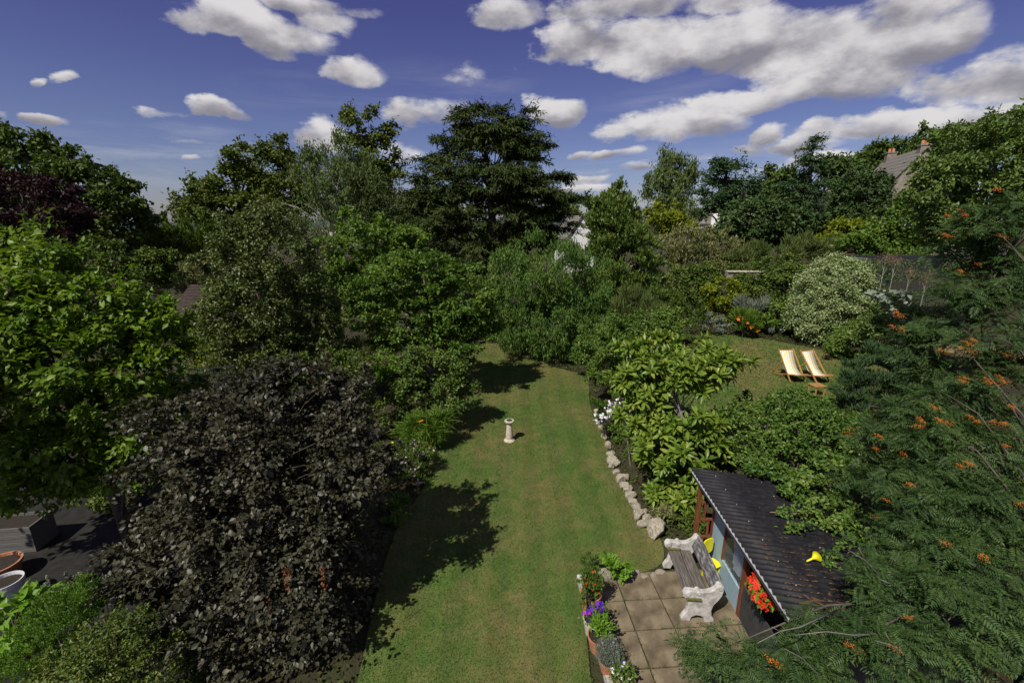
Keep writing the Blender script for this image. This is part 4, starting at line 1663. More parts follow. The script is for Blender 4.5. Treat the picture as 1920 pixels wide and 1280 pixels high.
PETAL = {
    'white': plain('white_petal', (.80, .76, .80), .7, .2), 'pink': plain('pink_petal', (.62, .38, .55), .7, .2), 'red': plain('red_petal', (.62, .03, .012), .6, .3),
    'orange': plain('orange_petal', (.75, .20, .02), .6, .3), 'purple': plain('purple_petal', (.10, .018, .42), .6, .3), 'magenta': plain('magenta_petal', (.45, .02, .22), .6, .3),
    'yellow': plain('yellow_petal', (.75, .62, .05), .6, .3), 'mauve': plain('mauve_petal', (.32, .20, .38), .7, .2)}

# ------------------------------------------------------------------ far and middle trees, from the back forward
def T(name, label, Y, blobs, mat, n, per, leaf, spread, **k):
    return veg(name, label, 'tree', Y, blobs, LM[mat], int(n * k.pop('dens', 1.7)), per, leaf, spread, **k)


T('broad_tree', 'huge dark broadleaf tree filling the far left skyline', 34, [(-10, 338, 150, 94), (70, 338, 105, 84), (150, 368, 90, 84), (215, 404, 62, 64), (90, 440, 130, 60), (0, 430, 110, 70)], 'sycamore',
  900, 62, (.30, .17), .55, flat=.6, trunk=.42, limbs=50, rough_n=.16, fingers=.2)
T('purple_plum', 'dark purple leaved tree in front of the huge left tree', 27, [(55, 385, 95, 62), (-10, 400, 60, 60), (110, 420, 55, 45)], 'purple', 230, 60, (.20, .11), .42, trunk=.22, limbs=30)
T('skyline_tree', 'rounded oak on the skyline left of the weeping birch', 48, [(490, 306, 58, 54), (455, 354, 66, 54), (530, 345, 48, 62), (400, 385, 72, 42), (350, 395, 34, 26), (480, 400, 110, 50)], 'oak',
  560, 50, (.36, .2), .8, flat=.55, trunk=.5, limbs=60, rough_n=.3)
T('tall_tree', 'tall narrow topped tree rising behind the weeping birch', 50, [(693, 235, 46, 38), (715, 280, 34, 46), (675, 262, 28, 30), (705, 350, 50, 60)], 'oak', 230, 50, (.34, .19), .7, flat=.55, trunk=.42, limbs=50, rough_n=.32)
T('distant_tree', 'low dark tree on the horizon right of the great yew', 70, [(1090, 395, 60, 22), (1140, 405, 40, 18)], 'hill', 90, 40, (.5, .3), 1.2, trunk=.4, limbs=8)
T('weeping_birch', 'weeping birch with pale branches left of the great yew', 36, [(640, 320, 66, 70), (600, 350, 60, 70), (670, 360, 60, 70), (562, 330, 30, 40), (625, 400, 110, 50), (575, 290, 14, 16)], 'birch',
  620, 44, (.22, .075), .42, flat=1.9, orient='hang', trunk=.26, limbs=90, bark=BARK_PALE, rough_n=.3, inner=.75)
T('shadow_tree', 'dark trees closing the view behind the great yew', 40, [(860, 420, 80, 40), (960, 440, 90, 40), (1005, 440, 46, 30), (760, 430, 60, 40)], 'yew', 200, 60, (.34, .18), .7, trunk=.3, limbs=8)
T('holly_tree', 'dark dense tree joining the birch to the great yew', 34, [(740, 400, 70, 80), (790, 420, 60, 80)], 'yew', 240, 60, (.2, .09), .5, trunk=.25, limbs=20)
T('yew_tree', 'great dark layered yew with ragged top at the centre skyline', 30,
  [(920, 320, 104, 84), (915, 262, 66, 64), (905, 430, 130, 60), (880, 235, 40, 40), (955, 232, 46, 36), (985, 275, 40, 44), (850, 330, 62, 52), (965, 340, 86, 60), (1010, 375, 62, 34), (900, 400, 120, 72), (820, 400, 52, 40), (1000, 425, 84, 34), (905, 480, 90, 56), (870, 385, 100, 46), (920, 560, 30, 60), (1048, 330, 34, 10), (1040, 398, 42, 10), (838, 262, 28, 9), (800, 296, 30, 8), (1018, 268, 24, 9), (870, 210, 18, 10), (905, 204, 14, 10), (948, 206, 20, 10), (1085, 374, 26, 8), (808, 338, 34, 10), (790, 372, 34, 12)], 'yew',
  1900, 62, (.27, .062), .30, flat=.42, orient='out', spray=.75, droop=.5, leaf_up=.9, trunk=.45, limbs=40, rough_n=.3, bark=BARK, per_bough=7, bough=.30, under=.4, fingers=0, bough_flat=.28, inner=.8)
T('cypress', 'broad clump of upright dark green cypresses below the skyline oak', 40, [(330, 455, 62, 42), (285, 465, 34, 34), (380, 452, 44, 46), (420, 470, 40, 46), (335, 500, 80, 40)], 'leylandii',
  420, 70, (.34, .10), .35, flat=2.4, orient='up', trunk=.3, limbs=10, jitter=.5, leaf_up=.7)
T('field_tree', 'pale grey green bushes below the cypress clump', 32, [(315, 520, 50, 30), (360, 515, 40, 32), (390, 500, 30, 30), (300, 545, 60, 30)], 'olive', 120, 60, (.2, .07), .4, trunk=.15, limbs=8)
T('laurel_bush', 'dark rounded bushes between the magnolia top and outbuilding', 24, [(180, 500, 80, 40), (260, 520, 60, 36), (230, 470, 60, 30), (300, 500, 40, 30)], 'hedge', 200, 60, (.17, .08), .35, trunk=.1, limbs=8)
T('hillside_birch', 'tall loose birch on the hillside right of the conical laurel', 45, [(1255, 305, 36, 32), (1265, 350, 40, 48), (1228, 345, 26, 36), (1285, 330, 24, 40), (1255, 400, 52, 40)], 'birch',
  330, 44, (.26, .10), .6, flat=1.2, orient='hang', trunk=.3, limbs=50, rough_n=.35, bark=BARK_GREY, inner=.7)
T('hillside_pine', 'rounded pine beside the birch on the hillside', 50, [(1358, 325, 40, 34), (1340, 360, 42, 34), (1385, 360, 36, 32), (1360, 395, 60, 28)], 'pine', 300, 50, (.34, .11), .7, flat=.5, orient='out', spray=.6, trunk=.4, limbs=40, rough_n=.3)
T('hillside_round_tree', 'small round dark tree left of the tall narrow cedar', 56, [(1460, 342, 34, 26), (1440, 360, 30, 20)], 'hill', 110, 50, (.4, .22), .9, trunk=.3, limbs=12)
T('narrow_cedar', 'tall narrow cedar standing above the hillside rooftops', 52, [(1522, 275, 8, 16), (1520, 300, 22, 14), (1515, 325, 34, 14), (1518, 350, 40, 14), (1512, 378, 46, 18), (1515, 405, 50, 18)], 'pine',
  330, 45, (.32, .10), .35, flat=.3, orient='out', spray=1.1, droop=.35, leaf_up=.9, trunk=.35, limbs=70, rough_n=.3)
T('hillside_broad_tree', 'broad dark tree between the narrow cedar and round tree', 58, [(1575, 322, 34, 30), (1602, 330, 22, 24)], 'hill', 130, 50, (.42, .24), .9, trunk=.35, limbs=18)
T('round_tree', 'dense round bluish green clipped looking tree left of the stone house', 41, [(1613, 372, 54, 56), (1600, 395, 44, 40)], 'bluegreen', 330, 60, (.26, .12), .5, trunk=.3, limbs=20, rough_n=.1)
T('spreading_pine', 'flat topped spreading tree on the skyline above the round tree', 60, [(1660, 290, 50, 24), (1640, 300, 40, 18), (1690, 296, 36, 22)], 'hill', 170, 45, (.42, .2), .9, flat=.4, trunk=.4, limbs=25, rough_n=.3)
T('skyline_beech', 'big rounded skyline tree behind the stone house', 62, [(1770, 275, 66, 34), (1820, 280, 70, 46), (1730, 300, 44, 34), (1888, 270, 50, 46)], 'hill', 260, 50, (.46, .25), 1.0, trunk=.5, limbs=25)
T('pointed_fir', 'tiny pointed fir top left of the house chimney', 64, [(1709, 272, 5, 10), (1710, 285, 10, 8)], 'pine', 30, 30, (.3, .1), .3, trunk=.12, limbs=6)
T('dark_evergreen', 'wide dark evergreen mass below the hillside pine', 34, [(1420, 410, 62, 44), (1470, 420, 60, 46), (1380, 430, 40, 36), (1500, 440, 40, 34)], 'bluegreen', 330, 60, (.26, .14), .5, trunk=.25, limbs=16)
T('bronze_tree', 'small golden bronze leaved tree right of the conical laurel', 34, [(1245, 405, 34, 26), (1270, 425, 30, 24)], 'golden', 90, 50, (.2, .1), .4, trunk=.12, limbs=8)
T('conical_laurel', 'dense conical evergreen right of the weeping laburnum', 24, [(1155, 375, 24, 32), (1150, 410, 46, 46), (1160, 455, 62, 56), (1180, 500, 70, 60), (1165, 545, 80, 50)], 'laurel', 620, 60, (.17, .075), .30, trunk=.22, limbs=20, orient='up', rough_n=.14, bough=.24)
T('pale_willow', 'pale olive bush with bare twiggy branches behind the dark hedge', 29, [(1290, 460, 50, 40), (1330, 470, 46, 42), (1310, 500, 60, 40)], 'olive', 260, 46, (.2, .07), .4, orient='up', trunk=.14, limbs=50, bark=BARK_GREY)
T('yellow_shrub', 'bright yellow green shrub below the round bluish tree', 30, [(1575, 435, 44, 26), (1610, 445, 46, 24), (1560, 460, 40, 24)], 'golden', 150, 50, (.18, .09), .38, trunk=.1, limbs=8)
T('young_lime', 'leafy bright green tree in front of the stone house', 26, [(1690, 420, 46, 40), (1650, 455, 60, 34), (1710, 455, 54, 34), (1680, 478, 60, 24)], 'hornbeam', 330, 50, (.20, .11), .4, trunk=.14, limbs=20, rough_n=.3)
T('tamarisk', 'feathery tall grass green bushes behind the dark hedge', 28, [(1440, 480, 60, 22), (1400, 490, 50, 18), (1500, 470, 50, 22), (1540, 465, 40, 22)], 'straw', 200, 60, (.34, .04), .3, orient='up', trunk=.08, limbs=8)
T('orchard_tree', 'large leafy fruit tree at the right edge above the rowan', 13.5, [(1785, 335, 66, 54), (1740, 380, 34, 46), (1752, 335, 32, 40), (1855, 300, 80, 66), (1905, 275, 56, 66), (1780, 400, 54, 50), (1860, 390, 100, 70), (1800, 440, 70, 40)], 'apple',
  720, 52, (.11, .055), .24, trunk=.16, limbs=60, rough_n=.35, orient='out', base=(16.2, 14.5))

# trees round the lawn
T('field_maple', 'bright mid green rounded tree behind the layered hornbeam', 23, [(700, 455, 92, 58), (760, 470, 60, 50), (650, 470, 60, 60), (720, 520, 110, 60), (650, 560, 66, 66)], 'maple', 620, 60, (.16, .09), .3, trunk=.2, limbs=20, rough_n=.3)
T('silver_tree', 'upright tree of tiny glinting grey green leaves left of the lawn', 15, [(470, 435, 62, 62), (510, 480, 92, 80), (440, 500, 60, 60), (530, 570, 100, 90), (450, 590, 72, 90), (580, 620, 60, 60), (495, 650, 110, 50)], 'aspen',
  1350, 60, (.088, .055), .2, flat=1.1, trunk=.14, limbs=70, bark=BARK_GREY, rough_n=.25, jitter=.9)
T('hornbeam', 'leafy layered hornbeam overhanging the left side of the lawn', 16.5, [(790, 510, 80, 46), (740, 540, 66, 52), (850, 565, 70, 64), (780, 590, 100, 62), (845, 630, 70, 52), (730, 620, 50, 46), (892, 610, 44, 60)], 'hornbeam',
  820, 56, (.115, .065), .24, flat=.4, trunk=.16, limbs=50, rough_n=.32, base=(-3.0, 17.0), orient='out', droop=.3)
T('laburnum', 'wide weeping laburnum hung with pale seed pods at the lawn end', 21, [(1030, 500, 96, 62), (985, 560, 66, 70), (1080, 560, 72, 74), (1035, 612, 94, 64), (950, 530, 44, 60), (1120, 600, 40, 50), (975, 605, 50, 56)], 'laburnum',
  1150, 56, (.14, .038), .24, flat=1.7, orient='hang', trunk=.16, limbs=40, base=(1.7, 21.3), rough_n=.25, under=.7)
T('dark_thicket', 'dark leafy thicket in shade behind the end of the lawn', 26, [(880, 560, 50, 70), (920, 600, 50, 60), (860, 640, 40, 30), (1140, 600, 60, 60)], 'yew', 260, 60, (.16, .08), .4, trunk=.12, limbs=12)


def S(name, label, cat, Y, blobs, mat, n, per, leaf, spread, **k):
    return veg(name, label, cat, Y, blobs, LM[mat], int(n * k.pop('dens', 1.35)), per, leaf, spread, **k)


# ------------------------------------------------------------------ shrubs and hedges
S('hedge', 'long dark clipped hedge across the back of the upper garden', 'hedge', 25.5, [(1270, 540, 70, 44), (1350, 545, 80, 40), (1430, 545, 70, 44), (1480, 545, 50, 46), (1220, 560, 60, 50), (1400, 555, 80, 44), (1490, 528, 66, 46), (1430, 520, 80, 36), (1340, 520, 60, 30)], 'hedge', 1100, 60, (.13, .07), .3, rough_n=.1, foliage='foliage', bough=.18, fingers=.1)
S('golden_shrub', 'yellow green shrub against the dark hedge', 'shrub', 23.6, [(1350, 545, 36, 26), (1345, 580, 28, 30), (1375, 560, 22, 24)], 'golden', 130, 50, (.13, .07), .25, foliage='foliage')
S('variegated_dome', 'large clipped dome of cream variegated foliage behind the deckchairs', 'shrub', 20.5, [(1560, 560, 68, 80), (1545, 600, 62, 54), (1586, 592, 50, 62)], 'variegated', 1500, 34, (.085, .05), .14, rough_n=.05, inner=.2, foliage='foliage', bough=.10, under=.9, per_bough=3, fingers=0, tufts=False)
S('privet', 'dark shrub between the variegated dome and the netted cage', 'shrub', 22, [(1635, 535, 30, 44), (1640, 580, 30, 30)], 'shrub', 90, 50, (.12, .06), .25, foliage='foliage')
S('border_shrub', 'fresh green leafy border shrub left of the variegated dome', 'shrub', 22, [(1450, 590, 46, 32), (1420, 605, 30, 20), (1490, 600, 20, 30)], 'maple', 170, 50, (.12, .06), .22, foliage='foliage')
r_, b_, C_, D_, _ = S('lily_clump', 'orange flowered strap leaved clump at the upper lawn edge', 'plant', 21.2, [(1395, 605, 24, 20)], 'reed', 40, 40, (.42, .03), .12, orient='up', foliage='foliage')
flowers(r_, b_, surf(C_, D_, 40, .12), 'flower', PETAL['orange'], .085)
S('ornamental_grass', 'arching silvery grass fountain against the dark hedge', 'plant', 22.2, [(1407, 580, 24, 18)], 'grey', 40, 40, (.5, .02), .15, orient='up', foliage='foliage')
S('catmint', 'low grey green edging plants along the upper lawn', 'plant', 21.6, [(1450, 618, 40, 8), (1340, 610, 30, 14), (1310, 600, 24, 20)], 'grey', 90, 40, (.10, .03), .15, orient='up', foliage='foliage')
S('terrace_shrub', 'loose green shrub right of the upper lawn below the dome', 'shrub', 17.5, [(1600, 650, 50, 36), (1640, 640, 46, 44)], 'shrub', 260, 52, (.10, .05), .2, rough_n=.3, foliage='foliage')
r_, b_, C_, D_, _ = S('white_flowered_shrub', 'pale flecked leafy shrub beneath the netted fruit cage', 'shrub', 16.5, [(1660, 590, 40, 30), (1700, 600, 60, 28), (1760, 600, 60, 30), (1640, 620, 40, 30)], 'apple', 240, 50, (.11, .05), .2, rough_n=.3, foliage='foliage')
flowers(r_, b_, surf(C_, D_, 70, .05), 'flower', PETAL['white'], .035)
S('dark_conifer_shrub', 'dark needled shrub right of the deckchairs', 'shrub', 12.5, [(1640, 700, 50, 50), (1600, 720, 30, 50), (1680, 730, 50, 56), (1630, 765, 60, 40)], 'pine', 330, 62, (.12, .025), .17, orient='up', rough_n=.25, foliage='foliage')
S('terrace_bush', 'leafy green bush left of the loquat at the terrace edge', 'shrub', 15, [(1160, 640, 50, 40), (1200, 620, 50, 36), (1130, 690, 30, 44), (1180, 680, 46, 40), (1250, 610, 50, 30)], 'shrub', 480, 54, (.09, .045), .18, rough_n=.3, base=(3.6, 15), foliage='foliage')
S('olive_bush', 'yellowish loose bush at the far right lawn corner', 'shrub', 18.3, [(1120, 640, 40, 36), (1150, 610, 34, 34), (1105, 665, 30, 20)], 'climber', 200, 50, (.10, .05), .2, rough_n=.3, base=(3.7, 18.4), foliage='foliage')
S('bamboo_grass', 'tall blue green grassy clump behind the loquat top', 'plant', 17, [(1190, 585, 40, 30), (1220, 600, 40, 26)], 'straw', 110, 50, (.4, .025), .18, orient='up', foliage='foliage')
S('herbaceous_border', 'mixed dark perennials between the bush and upper lawn', 'plants', 19.5, [(1290, 590, 40, 24), (1260, 575, 30, 30), (1240, 560, 30, 30)], 'hedge', 150, 50, (.12, .05), .22, orient='up', foliage='foliage')
# dead stalks of tall flowers in front of the net
for i, (px, py, hpx, lab) in enumerate(((1662, 480, 95, 'tallest dried flower stalk at the left end of the netting'), (1680, 485, 95, 'second dried flower stalk from the left before the netting'), (1708, 505, 90, 'dried flower stalk with a broad brown head amid the netting'),
                                       (1738, 520, 70, 'short dried flower stalk right of the broad brown head'), (1785, 530, 60, 'lone pale thin stalk near the right of the netting'))):
    p, s = at(px, py, 18.6)
    q, _ = at(px - 4, py + hpx, 18.6)
    r_ = thing('dried_stalk', lab, 'flower stalk', (p.x, 18.6, 1.0), 0, 'dried flower stalks before the netting')
    h_ = p.z - 1.0
    mb = MB()
    mb.tube([(0, 0, 0), (.02, 0, h_ * .5), (0, 0, h_)], [.016, .014, .008], 6)
    for k in range(5):
        a = k * 1.3
        mb.tube([(.01, 0, h_ * (.8 + .03 * k)), (.12 * math.cos(a), .12 * math.sin(a), h_ * (.88 + .03 * k))], [.006, .004], 4)
    mb.build('stem', plain('pale_stem', (.30, .30, .24), .8), r_)
    n = 200 if i < 4 else 40
    Pp = RS.normal(size=(n, 3)) * np.array([.13, .13, .14]) * (1 if i < 4 else .4) + np.array([p.x, 18.6, p.z - .08])
    TT, SS, NN = leaf_frames(unit(RS.normal(size=(n, 3))), unit(RS.normal(size=(n, 3))))
    link('seed_head', leaves_mesh('seed_head', Pp - np.array([p.x, 18.6, 1.0]), TT, SS, NN, .06, .03), plain('seed_brown', (.17, .11, .065), .9) if i == 0 else bpy.data.materials['seed_brown'], r_)
for i, (px, py) in enumerate(((1650, 560), (1695, 552), (1672, 575))):
    S('kale_plant', ('blue grey cabbage plant at the left foot of the netting', 'blue grey cabbage plant between the dried stalks', 'blue grey cabbage plant lowest before the netting')[i], 'plant', 18.2, [(px, py, 14, 14)], 'grey', 8, 8, (.3, .2), .1, foliage='foliage', limbs=2)

# climber behind the shelter, with flower clusters and bare shoots
r_, b_, C_, D_, _ = S('climber', 'sprawling small leaved climber tumbling over the back of the shelter roof', 'climber', 8.2,
    [(1440, 805, 80, 50, 1.2), (1520, 820, 90, 70, .6), (1400, 820, 60, 60, 1.2), (1480, 880, 80, 50, 0), (1560, 900, 60, 60, -.6), (1590, 815, 55, 50, .4), (1500, 780, 70, 32, 1.4), (1560, 980, 40, 60, -1.3), (1420, 765, 60, 28, 1.8), (1510, 745, 44, 22, 2.4), (1500, 915, 60, 32, -1.0), (1565, 975, 50, 42, -1.9), (1615, 1030, 50, 40, -2.4), (1455, 885, 40, 20, -.6)],
    'climber', 1650, 34, (.068, .041), .11, rough_n=.3, limbs=40, base=(5.9, 8.4), n_leaf=300, shape_kind='oval', foliage='foliage')
for (px, py, Y) in ((1500, 958, 6.7), (1487, 985, 6.5), (1560, 1045, 5.6), (1545, 1000, 6.0), (1400, 880, 7.9)):
    p, s = at(px, py, Y)
# trailing shoots lying on the roof
def shoot(label, pts, Y0):
    W_ = [np.array(gat(px, py, z)) for px, py, z in pts]
    b = W_[0]
    r = thing('trailing_shoot', label, 'climber shoot', tuple(b), 0, 'climber shoots lying on the roof')
    MB().tube([w - b for w in W_], [.006] * len(W_), 5).build('stem', STEM, r)
    Pp = []
    for a_, c_ in zip(W_[:-1], W_[1:]):
        t = RS.rand(70)[:, None]
        Pp.append(a_ + (c_ - a_) * t + RS.normal(0, .055, (70, 3)) * np.array([1, 1, .6]))
    Pp = np.concatenate(Pp)
    Pp[:, 2] = np.maximum(Pp[:, 2], 1.95 - .135 * (Pp[:, 0] - 3.35) + .02)
    TT, SS, NN = leaf_frames(unit(RS.normal(size=Pp.shape)), unit(RS.normal(size=Pp.shape) * .6 + np.array([-.2, -.3, .8])))
    link('foliage', leaves_mesh('foliage', Pp - b, TT, SS, NN, RS.uniform(.045, .08, len(Pp)), .04), LM['climber'], r)


shoot('climber shoot reaching furthest left over the black roof', [(1520, 955, 2.0), (1480, 960, 1.92), (1455, 960, 1.9)], 6)
shoot('short climber shoot hanging on the roof below the dry branch', [(1520, 980, 2.0), (1490, 985, 1.92), (1478, 992, 1.9)], 6)
shoot('climber shoot ending beside the yellow funnel', [(1590, 1010, 1.95), (1560, 1040, 1.85), (1550, 1060, 1.82)], 6)

# ------------------------------------------------------------------ loquat-like shrub of long leaves in whorls
def whorl_shrub(name, label, Y, blobs, mat, n_whorl, n_lv, L0, W0, base, group=None):
    C, D, E = crown_points(Y, blobs, n_whorl, .9, .2, .35, back_keep=.3, bough=.3, under=.6, per_bough=3)
    b = np.array([base[0], base[1], tz(*base) - .03])
    root = thing(name, label, 'shrub', tuple(b))
    cen = np.mean([e[0] for e in E], axis=0)
    limb_mesh(b - b, cen + np.array([0, 0, .6]) - b, C - b, min(90, n_whorl), .07).build('stems', BARK_GREY, root, smooth=True)
    P, T, Nn = [], [], []
    for c, d in zip(C, D):
        ax = unit(np.array(d) * .7 + np.array([0, -.1, .8]) + RS.normal(0, .25, 3))
        u = unit(np.cross(ax, [.3, .9, .1]))
        v = np.cross(ax, u)
        k = RS.randint(n_lv - 3, n_lv + 3)
        for j in range(k):
            a = j * 2.399 + RS.uniform(-.2, .2)
            el = R(75) - R(105) * (j / k) + RS.normal(0, .12)
            rad = u * math.cos(a) + v * math.sin(a)
            t = ax * math.sin(el) + rad * math.cos(el) - np.array([0, 0, .12])
            nn = ax * math.cos(el) - rad * math.sin(el)
            P.append(c + ax * (.05 * (1 - j / k)))
            T.append(t)
            Nn.append(nn)
    P, T, Nn = np.array(P), np.array(T), np.array(Nn)
    T, S_, Nn = leaf_frames(T, Nn)
    g = P[:, 2] > terrain(P[:, 0], P[:, 1]) + .08
    P, T, S_, Nn = P[g], T[g], S_[g], Nn[g]
    sz = RS.uniform(.65, 1.15, len(P))
    L, W = L0 * sz, W0 * sz
    ids = pick_largest(P, L, 300)
    sh = leaf_shape('lance')
    me = np_mesh('leaf', sh[0], sh[1])
    me.materials.append(LM[mat])
    frame_objects('leaf', me, root, b, P[ids], T[ids], S_[ids], Nn[ids], L[ids], W[ids])
    msk = np.ones(len(P), bool)
    msk[ids] = False
    link('foliage', frames_mesh('foliage', sh, P[msk] - b, T[msk], S_[msk], Nn[msk], L[msk], W[msk]), LM[mat], root, kind='stuff')
    COUNT['leaves'] += len(P) * 8
    return root


whorl_shrub('loquat', 'big shrub with whorls of long leathery leaves beside the shelter', 9.6,
            [(1270, 690, 80, 50, .6), (1330, 690, 70, 44, .6), (1210, 720, 50, 50, .4), (1290, 760, 90, 56, .2), (1250, 830, 70, 60, 0), (1310, 850, 70, 60, -.3), (1200, 780, 40, 50, .3), (1270, 910, 56, 40, -.3), (1190, 660, 30, 24, 1), (1280, 650, 50, 22, 1.2)],
            'loquat', 620, 12, .25, .075, (4.2, 9.6))
S('fern_bank', 'dark leafy ground cover in the shade under the loquat', 'plants', 9.2, [(1262, 930, 40, 26, 0), (1285, 965, 40, 26, -.5), (1236, 890, 24, 34, .3), (1310, 1000, 24, 18, -.9)], 'hedge', 240, 40, (.075, .035), .14, orient='out', foliage='foliage', base=(3.6, 9.2))
S('dry_fern', 'dry brown fern fronds above the largest boulder', 'plant', 8.7, [(1240, 955, 20, 12)], 'olive', 20, 40, (.09, .02), .1, foliage='foliage', limbs=3)
S('rock_plants', 'low green plants spilling over the lawn edge rocks', 'plants', 11, [(1184, 850, 20, 18, .5), (1204, 905, 20, 18, -.6), (1160, 810, 18, 20, 1.5), (1150, 782, 12, 14, 2.6)], 'shrub', 110, 46, (.06, .028), .12, foliage='foliage', base=(3.2, 11))
r_, b_, C_, D_, _ = S('phlox', 'drift of white phlox flowering beside the lawn', 'flowers', 12.6, [(1165, 755, 30, 22), (1140, 775, 24, 18), (1130, 795, 16, 14), (1118, 760, 10, 16)], 'shrub', 80, 40, (.08, .03), .14, orient='up', foliage='foliage', base=(3.2, 12.6))
Pp = []
for _ in range(46):
    t = RS.rand()
    p, s = at(1184 - 66 * t + RS.normal(0, 5), 742 + 48 * t + RS.normal(0, 5), 12.35 + RS.normal(0, .1))
    Pp.append(np.array(p) + RS.normal(0, .035, (6, 3)))
flowers(r_, b_, np.concatenate(Pp), 'flower', PETAL['white'], .035)

# fallen leaves and low weeds on the bare soil
def litter():
    n = 60000
    x, y = RS.uniform(-9, 15, n), RS.uniform(3.5, 27, n)
    keep = ~in_poly(x, y, lawn_poly) & ~in_poly(x, y, up_poly) & ~((x < -4.9) & (y < 13.6)) & ~((x > 1.2) & (x < 5.8) & (y < 7.9))
    x, y = x[keep], y[keep]
    z = terrain(x, y) + RS.uniform(.0, .07, len(x))
    P = np.stack([x, y, z], 1)
    T_, S_, N_ = leaf_frames(unit(RS.normal(size=P.shape) * np.array([1, 1, .4]) + np.array([0, 0, .25])), unit(RS.normal(size=P.shape) * .5 + np.array([0, 0, 1.0])))
    k = RS.uniform(.6, 1.4, len(x)) * (1 + y * .03)
    o = link('ground_cover', leaves_mesh('ground_cover', P, T_, S_, N_, .07 * k, .035 * k), leaf_mat('litter_leaf', (.05, .03, .015), (.045, .07, .015), (.09, .11, .03), .7, .15, .15), kind='stuff')
    tag(o, 'fallen leaves and low weeds on the bare soil under the shrubs', 'ground cover')


litter()

# ------------------------------------------------------------------ left border
S('viburnum', 'broad leaved shrub at the left lawn edge below the hornbeam', 'shrub', 13.4, [(810, 690, 56, 46), (790, 740, 62, 46), (840, 740, 40, 46), (775, 700, 40, 40), (855, 700, 24, 40)], 'laurel', 560, 44, (.085, .055), .17, rough_n=.3, base=(-2.8, 13.4), foliage='foliage', n_leaf=0)
S('euphorbia', 'bright lime green low shrub between copper beech and hornbeam', 'shrub', 13.6, [(715, 685, 34, 22), (690, 710, 36, 24), (670, 740, 26, 22)], 'lime', 150, 44, (.07, .04), .13, foliage='foliage')
S('sedge', 'reddish tan grass tuft above the lime green shrub', 'plant', 15.5, [(678, 668, 12, 9)], 'olive', 16, 40, (.3, .02), .08, orient='up', foliage='foliage')
r_, b_, C_, D_, _ = S('daylily', 'arching strap leaved daylily clump with orange blooms', 'plant', 12.2, [(785, 805, 34, 18), (810, 795, 30, 18), (765, 805, 20, 14)], 'reed', 110, 34, (.36, .022), .12, orient='out', droop=.1, leaf_up=.2, foliage='foliage')
p, s = at(788, 790, 12.0)
flowers(r_, b_, np.array([np.array(p), np.array(p) + np.array([.05, 0, .02])]), 'flower', PETAL['orange'], .06)
r_, b_, C_, D_, _ = S('mallow', 'mallow and daisies with tiny pink flowers at the lawn edge', 'flowers', 10.4, [(760, 870, 44, 36), (780, 900, 30, 30), (740, 920, 30, 26), (775, 850, 40, 24, .5), (735, 880, 26, 40)], 'shrub', 420, 36, (.06, .022), .13, orient='up', foliage='foliage', base=(-2.55, 10.4))
flowers(r_, b_, surf(C_, D_, 290, .06), 'flower', PETAL['pink'], .025)
r_, b_, C_, D_, _ = S('yellow_daisies', 'small bushy plant with pale yellow daisies behind the mallow', 'flowers', 10.9, [(735, 835, 26, 16)], 'shrub', 50, 40, (.06, .025), .12, orient='up', foliage='foliage')
flowers(r_, b_, surf(C_, D_, 7, .08), 'flower', PETAL['yellow'], .04)
r_, b_, C_, D_, _ = S('border_edging', 'low leafy perennials along the near left lawn edge', 'plants', 9.2, [(745, 950, 26, 24), (735, 985, 20, 24, -.5)], 'shrub', 110, 36, (.07, .032), .12, foliage='foliage', base=(-2.6, 9.2))
flowers(r_, b_, surf(C_, D_, 5, .05), 'flower', PETAL['magenta'], .03)

# ------------------------------------------------------------------ magnolia and copper beech, close by on the left
T('magnolia', 'big leaved bright green tree nearest on the left', 8.6,
  [(60, 520, 110, 90, .4), (150, 560, 110, 90, .2), (20, 600, 120, 110, 0), (230, 620, 90, 70, .3), (290, 595, 56, 56, .4), (270, 690, 80, 62, 0), (120, 680, 130, 90, -.3), (200, 760, 110, 70, -.3), (60, 790, 120, 90, -.5), (140, 850, 110, 60, -.4), (40, 890, 70, 46, -.5), (-60, 640, 120, 180, 0), (100, 480, 66, 54, .6), (20, 470, 70, 50, .4), (300, 650, 60, 50, .3), (70, 910, 110, 46, -.5), (205, 895, 70, 40, -.5), (260, 800, 70, 60, -.2), (-200, 760, 150, 150, -1.2), (-780, 600, 240, 190, -3.4), (-520, 560, 170, 150, -2.4)], 'magnolia',  # last three blobs, out of view at left, are added to shade the yard
  2900, 34, (.120, .068), .22, flat=.45, trunk=.13, limbs=50, bark=BARK, rough_n=.35, orient='out', droop=.35, leaf_up=.9, jitter=.45, n_leaf=300, shape_kind='broad', base=(-8.6, 8.8), inner=.5, bough=.3, under=.7, dens=1.15)
veg('copper_beech', 'large copper beech with dark purplish leaves overhanging the lawn', 'tree', 6.6,
    [(480, 800, 175, 100, .6), (440, 840, 110, 85, .8), (555, 830, 90, 90, .5), (480, 920, 200, 120, .3), (575, 950, 105, 130, .2), (390, 970, 115, 95, .2), (520, 1050, 145, 130, -.5), (340, 1060, 120, 90, -.4), (615, 1070, 70, 120, -.2), (265, 1040, 75, 55, .1), (590, 1180, 75, 90, -.9), (430, 1120, 140, 80, -.8), (480, 1210, 120, 60, -1.0), (320, 1150, 80, 50, -.6), (560, 720, 120, 45, .7), (650, 800, 62, 50, .2), (655, 870, 70, 60, -.2), (630, 905, 62, 60, -.5), (615, 990, 70, 80, -.5)],
    LM['beech'], 3600, 40, (.075, .052), .20, flat=.4, trunk=.10, limbs=60, top_t=.6, bark=BARK, rough_n=.35, fingers=.6, orient='out', droop=.3, leaf_up=1.0, jitter=.42, n_leaf=300, shape_kind='oval', base=(-3.7, 7.0), inner=.5, bough=.28, under=.6)
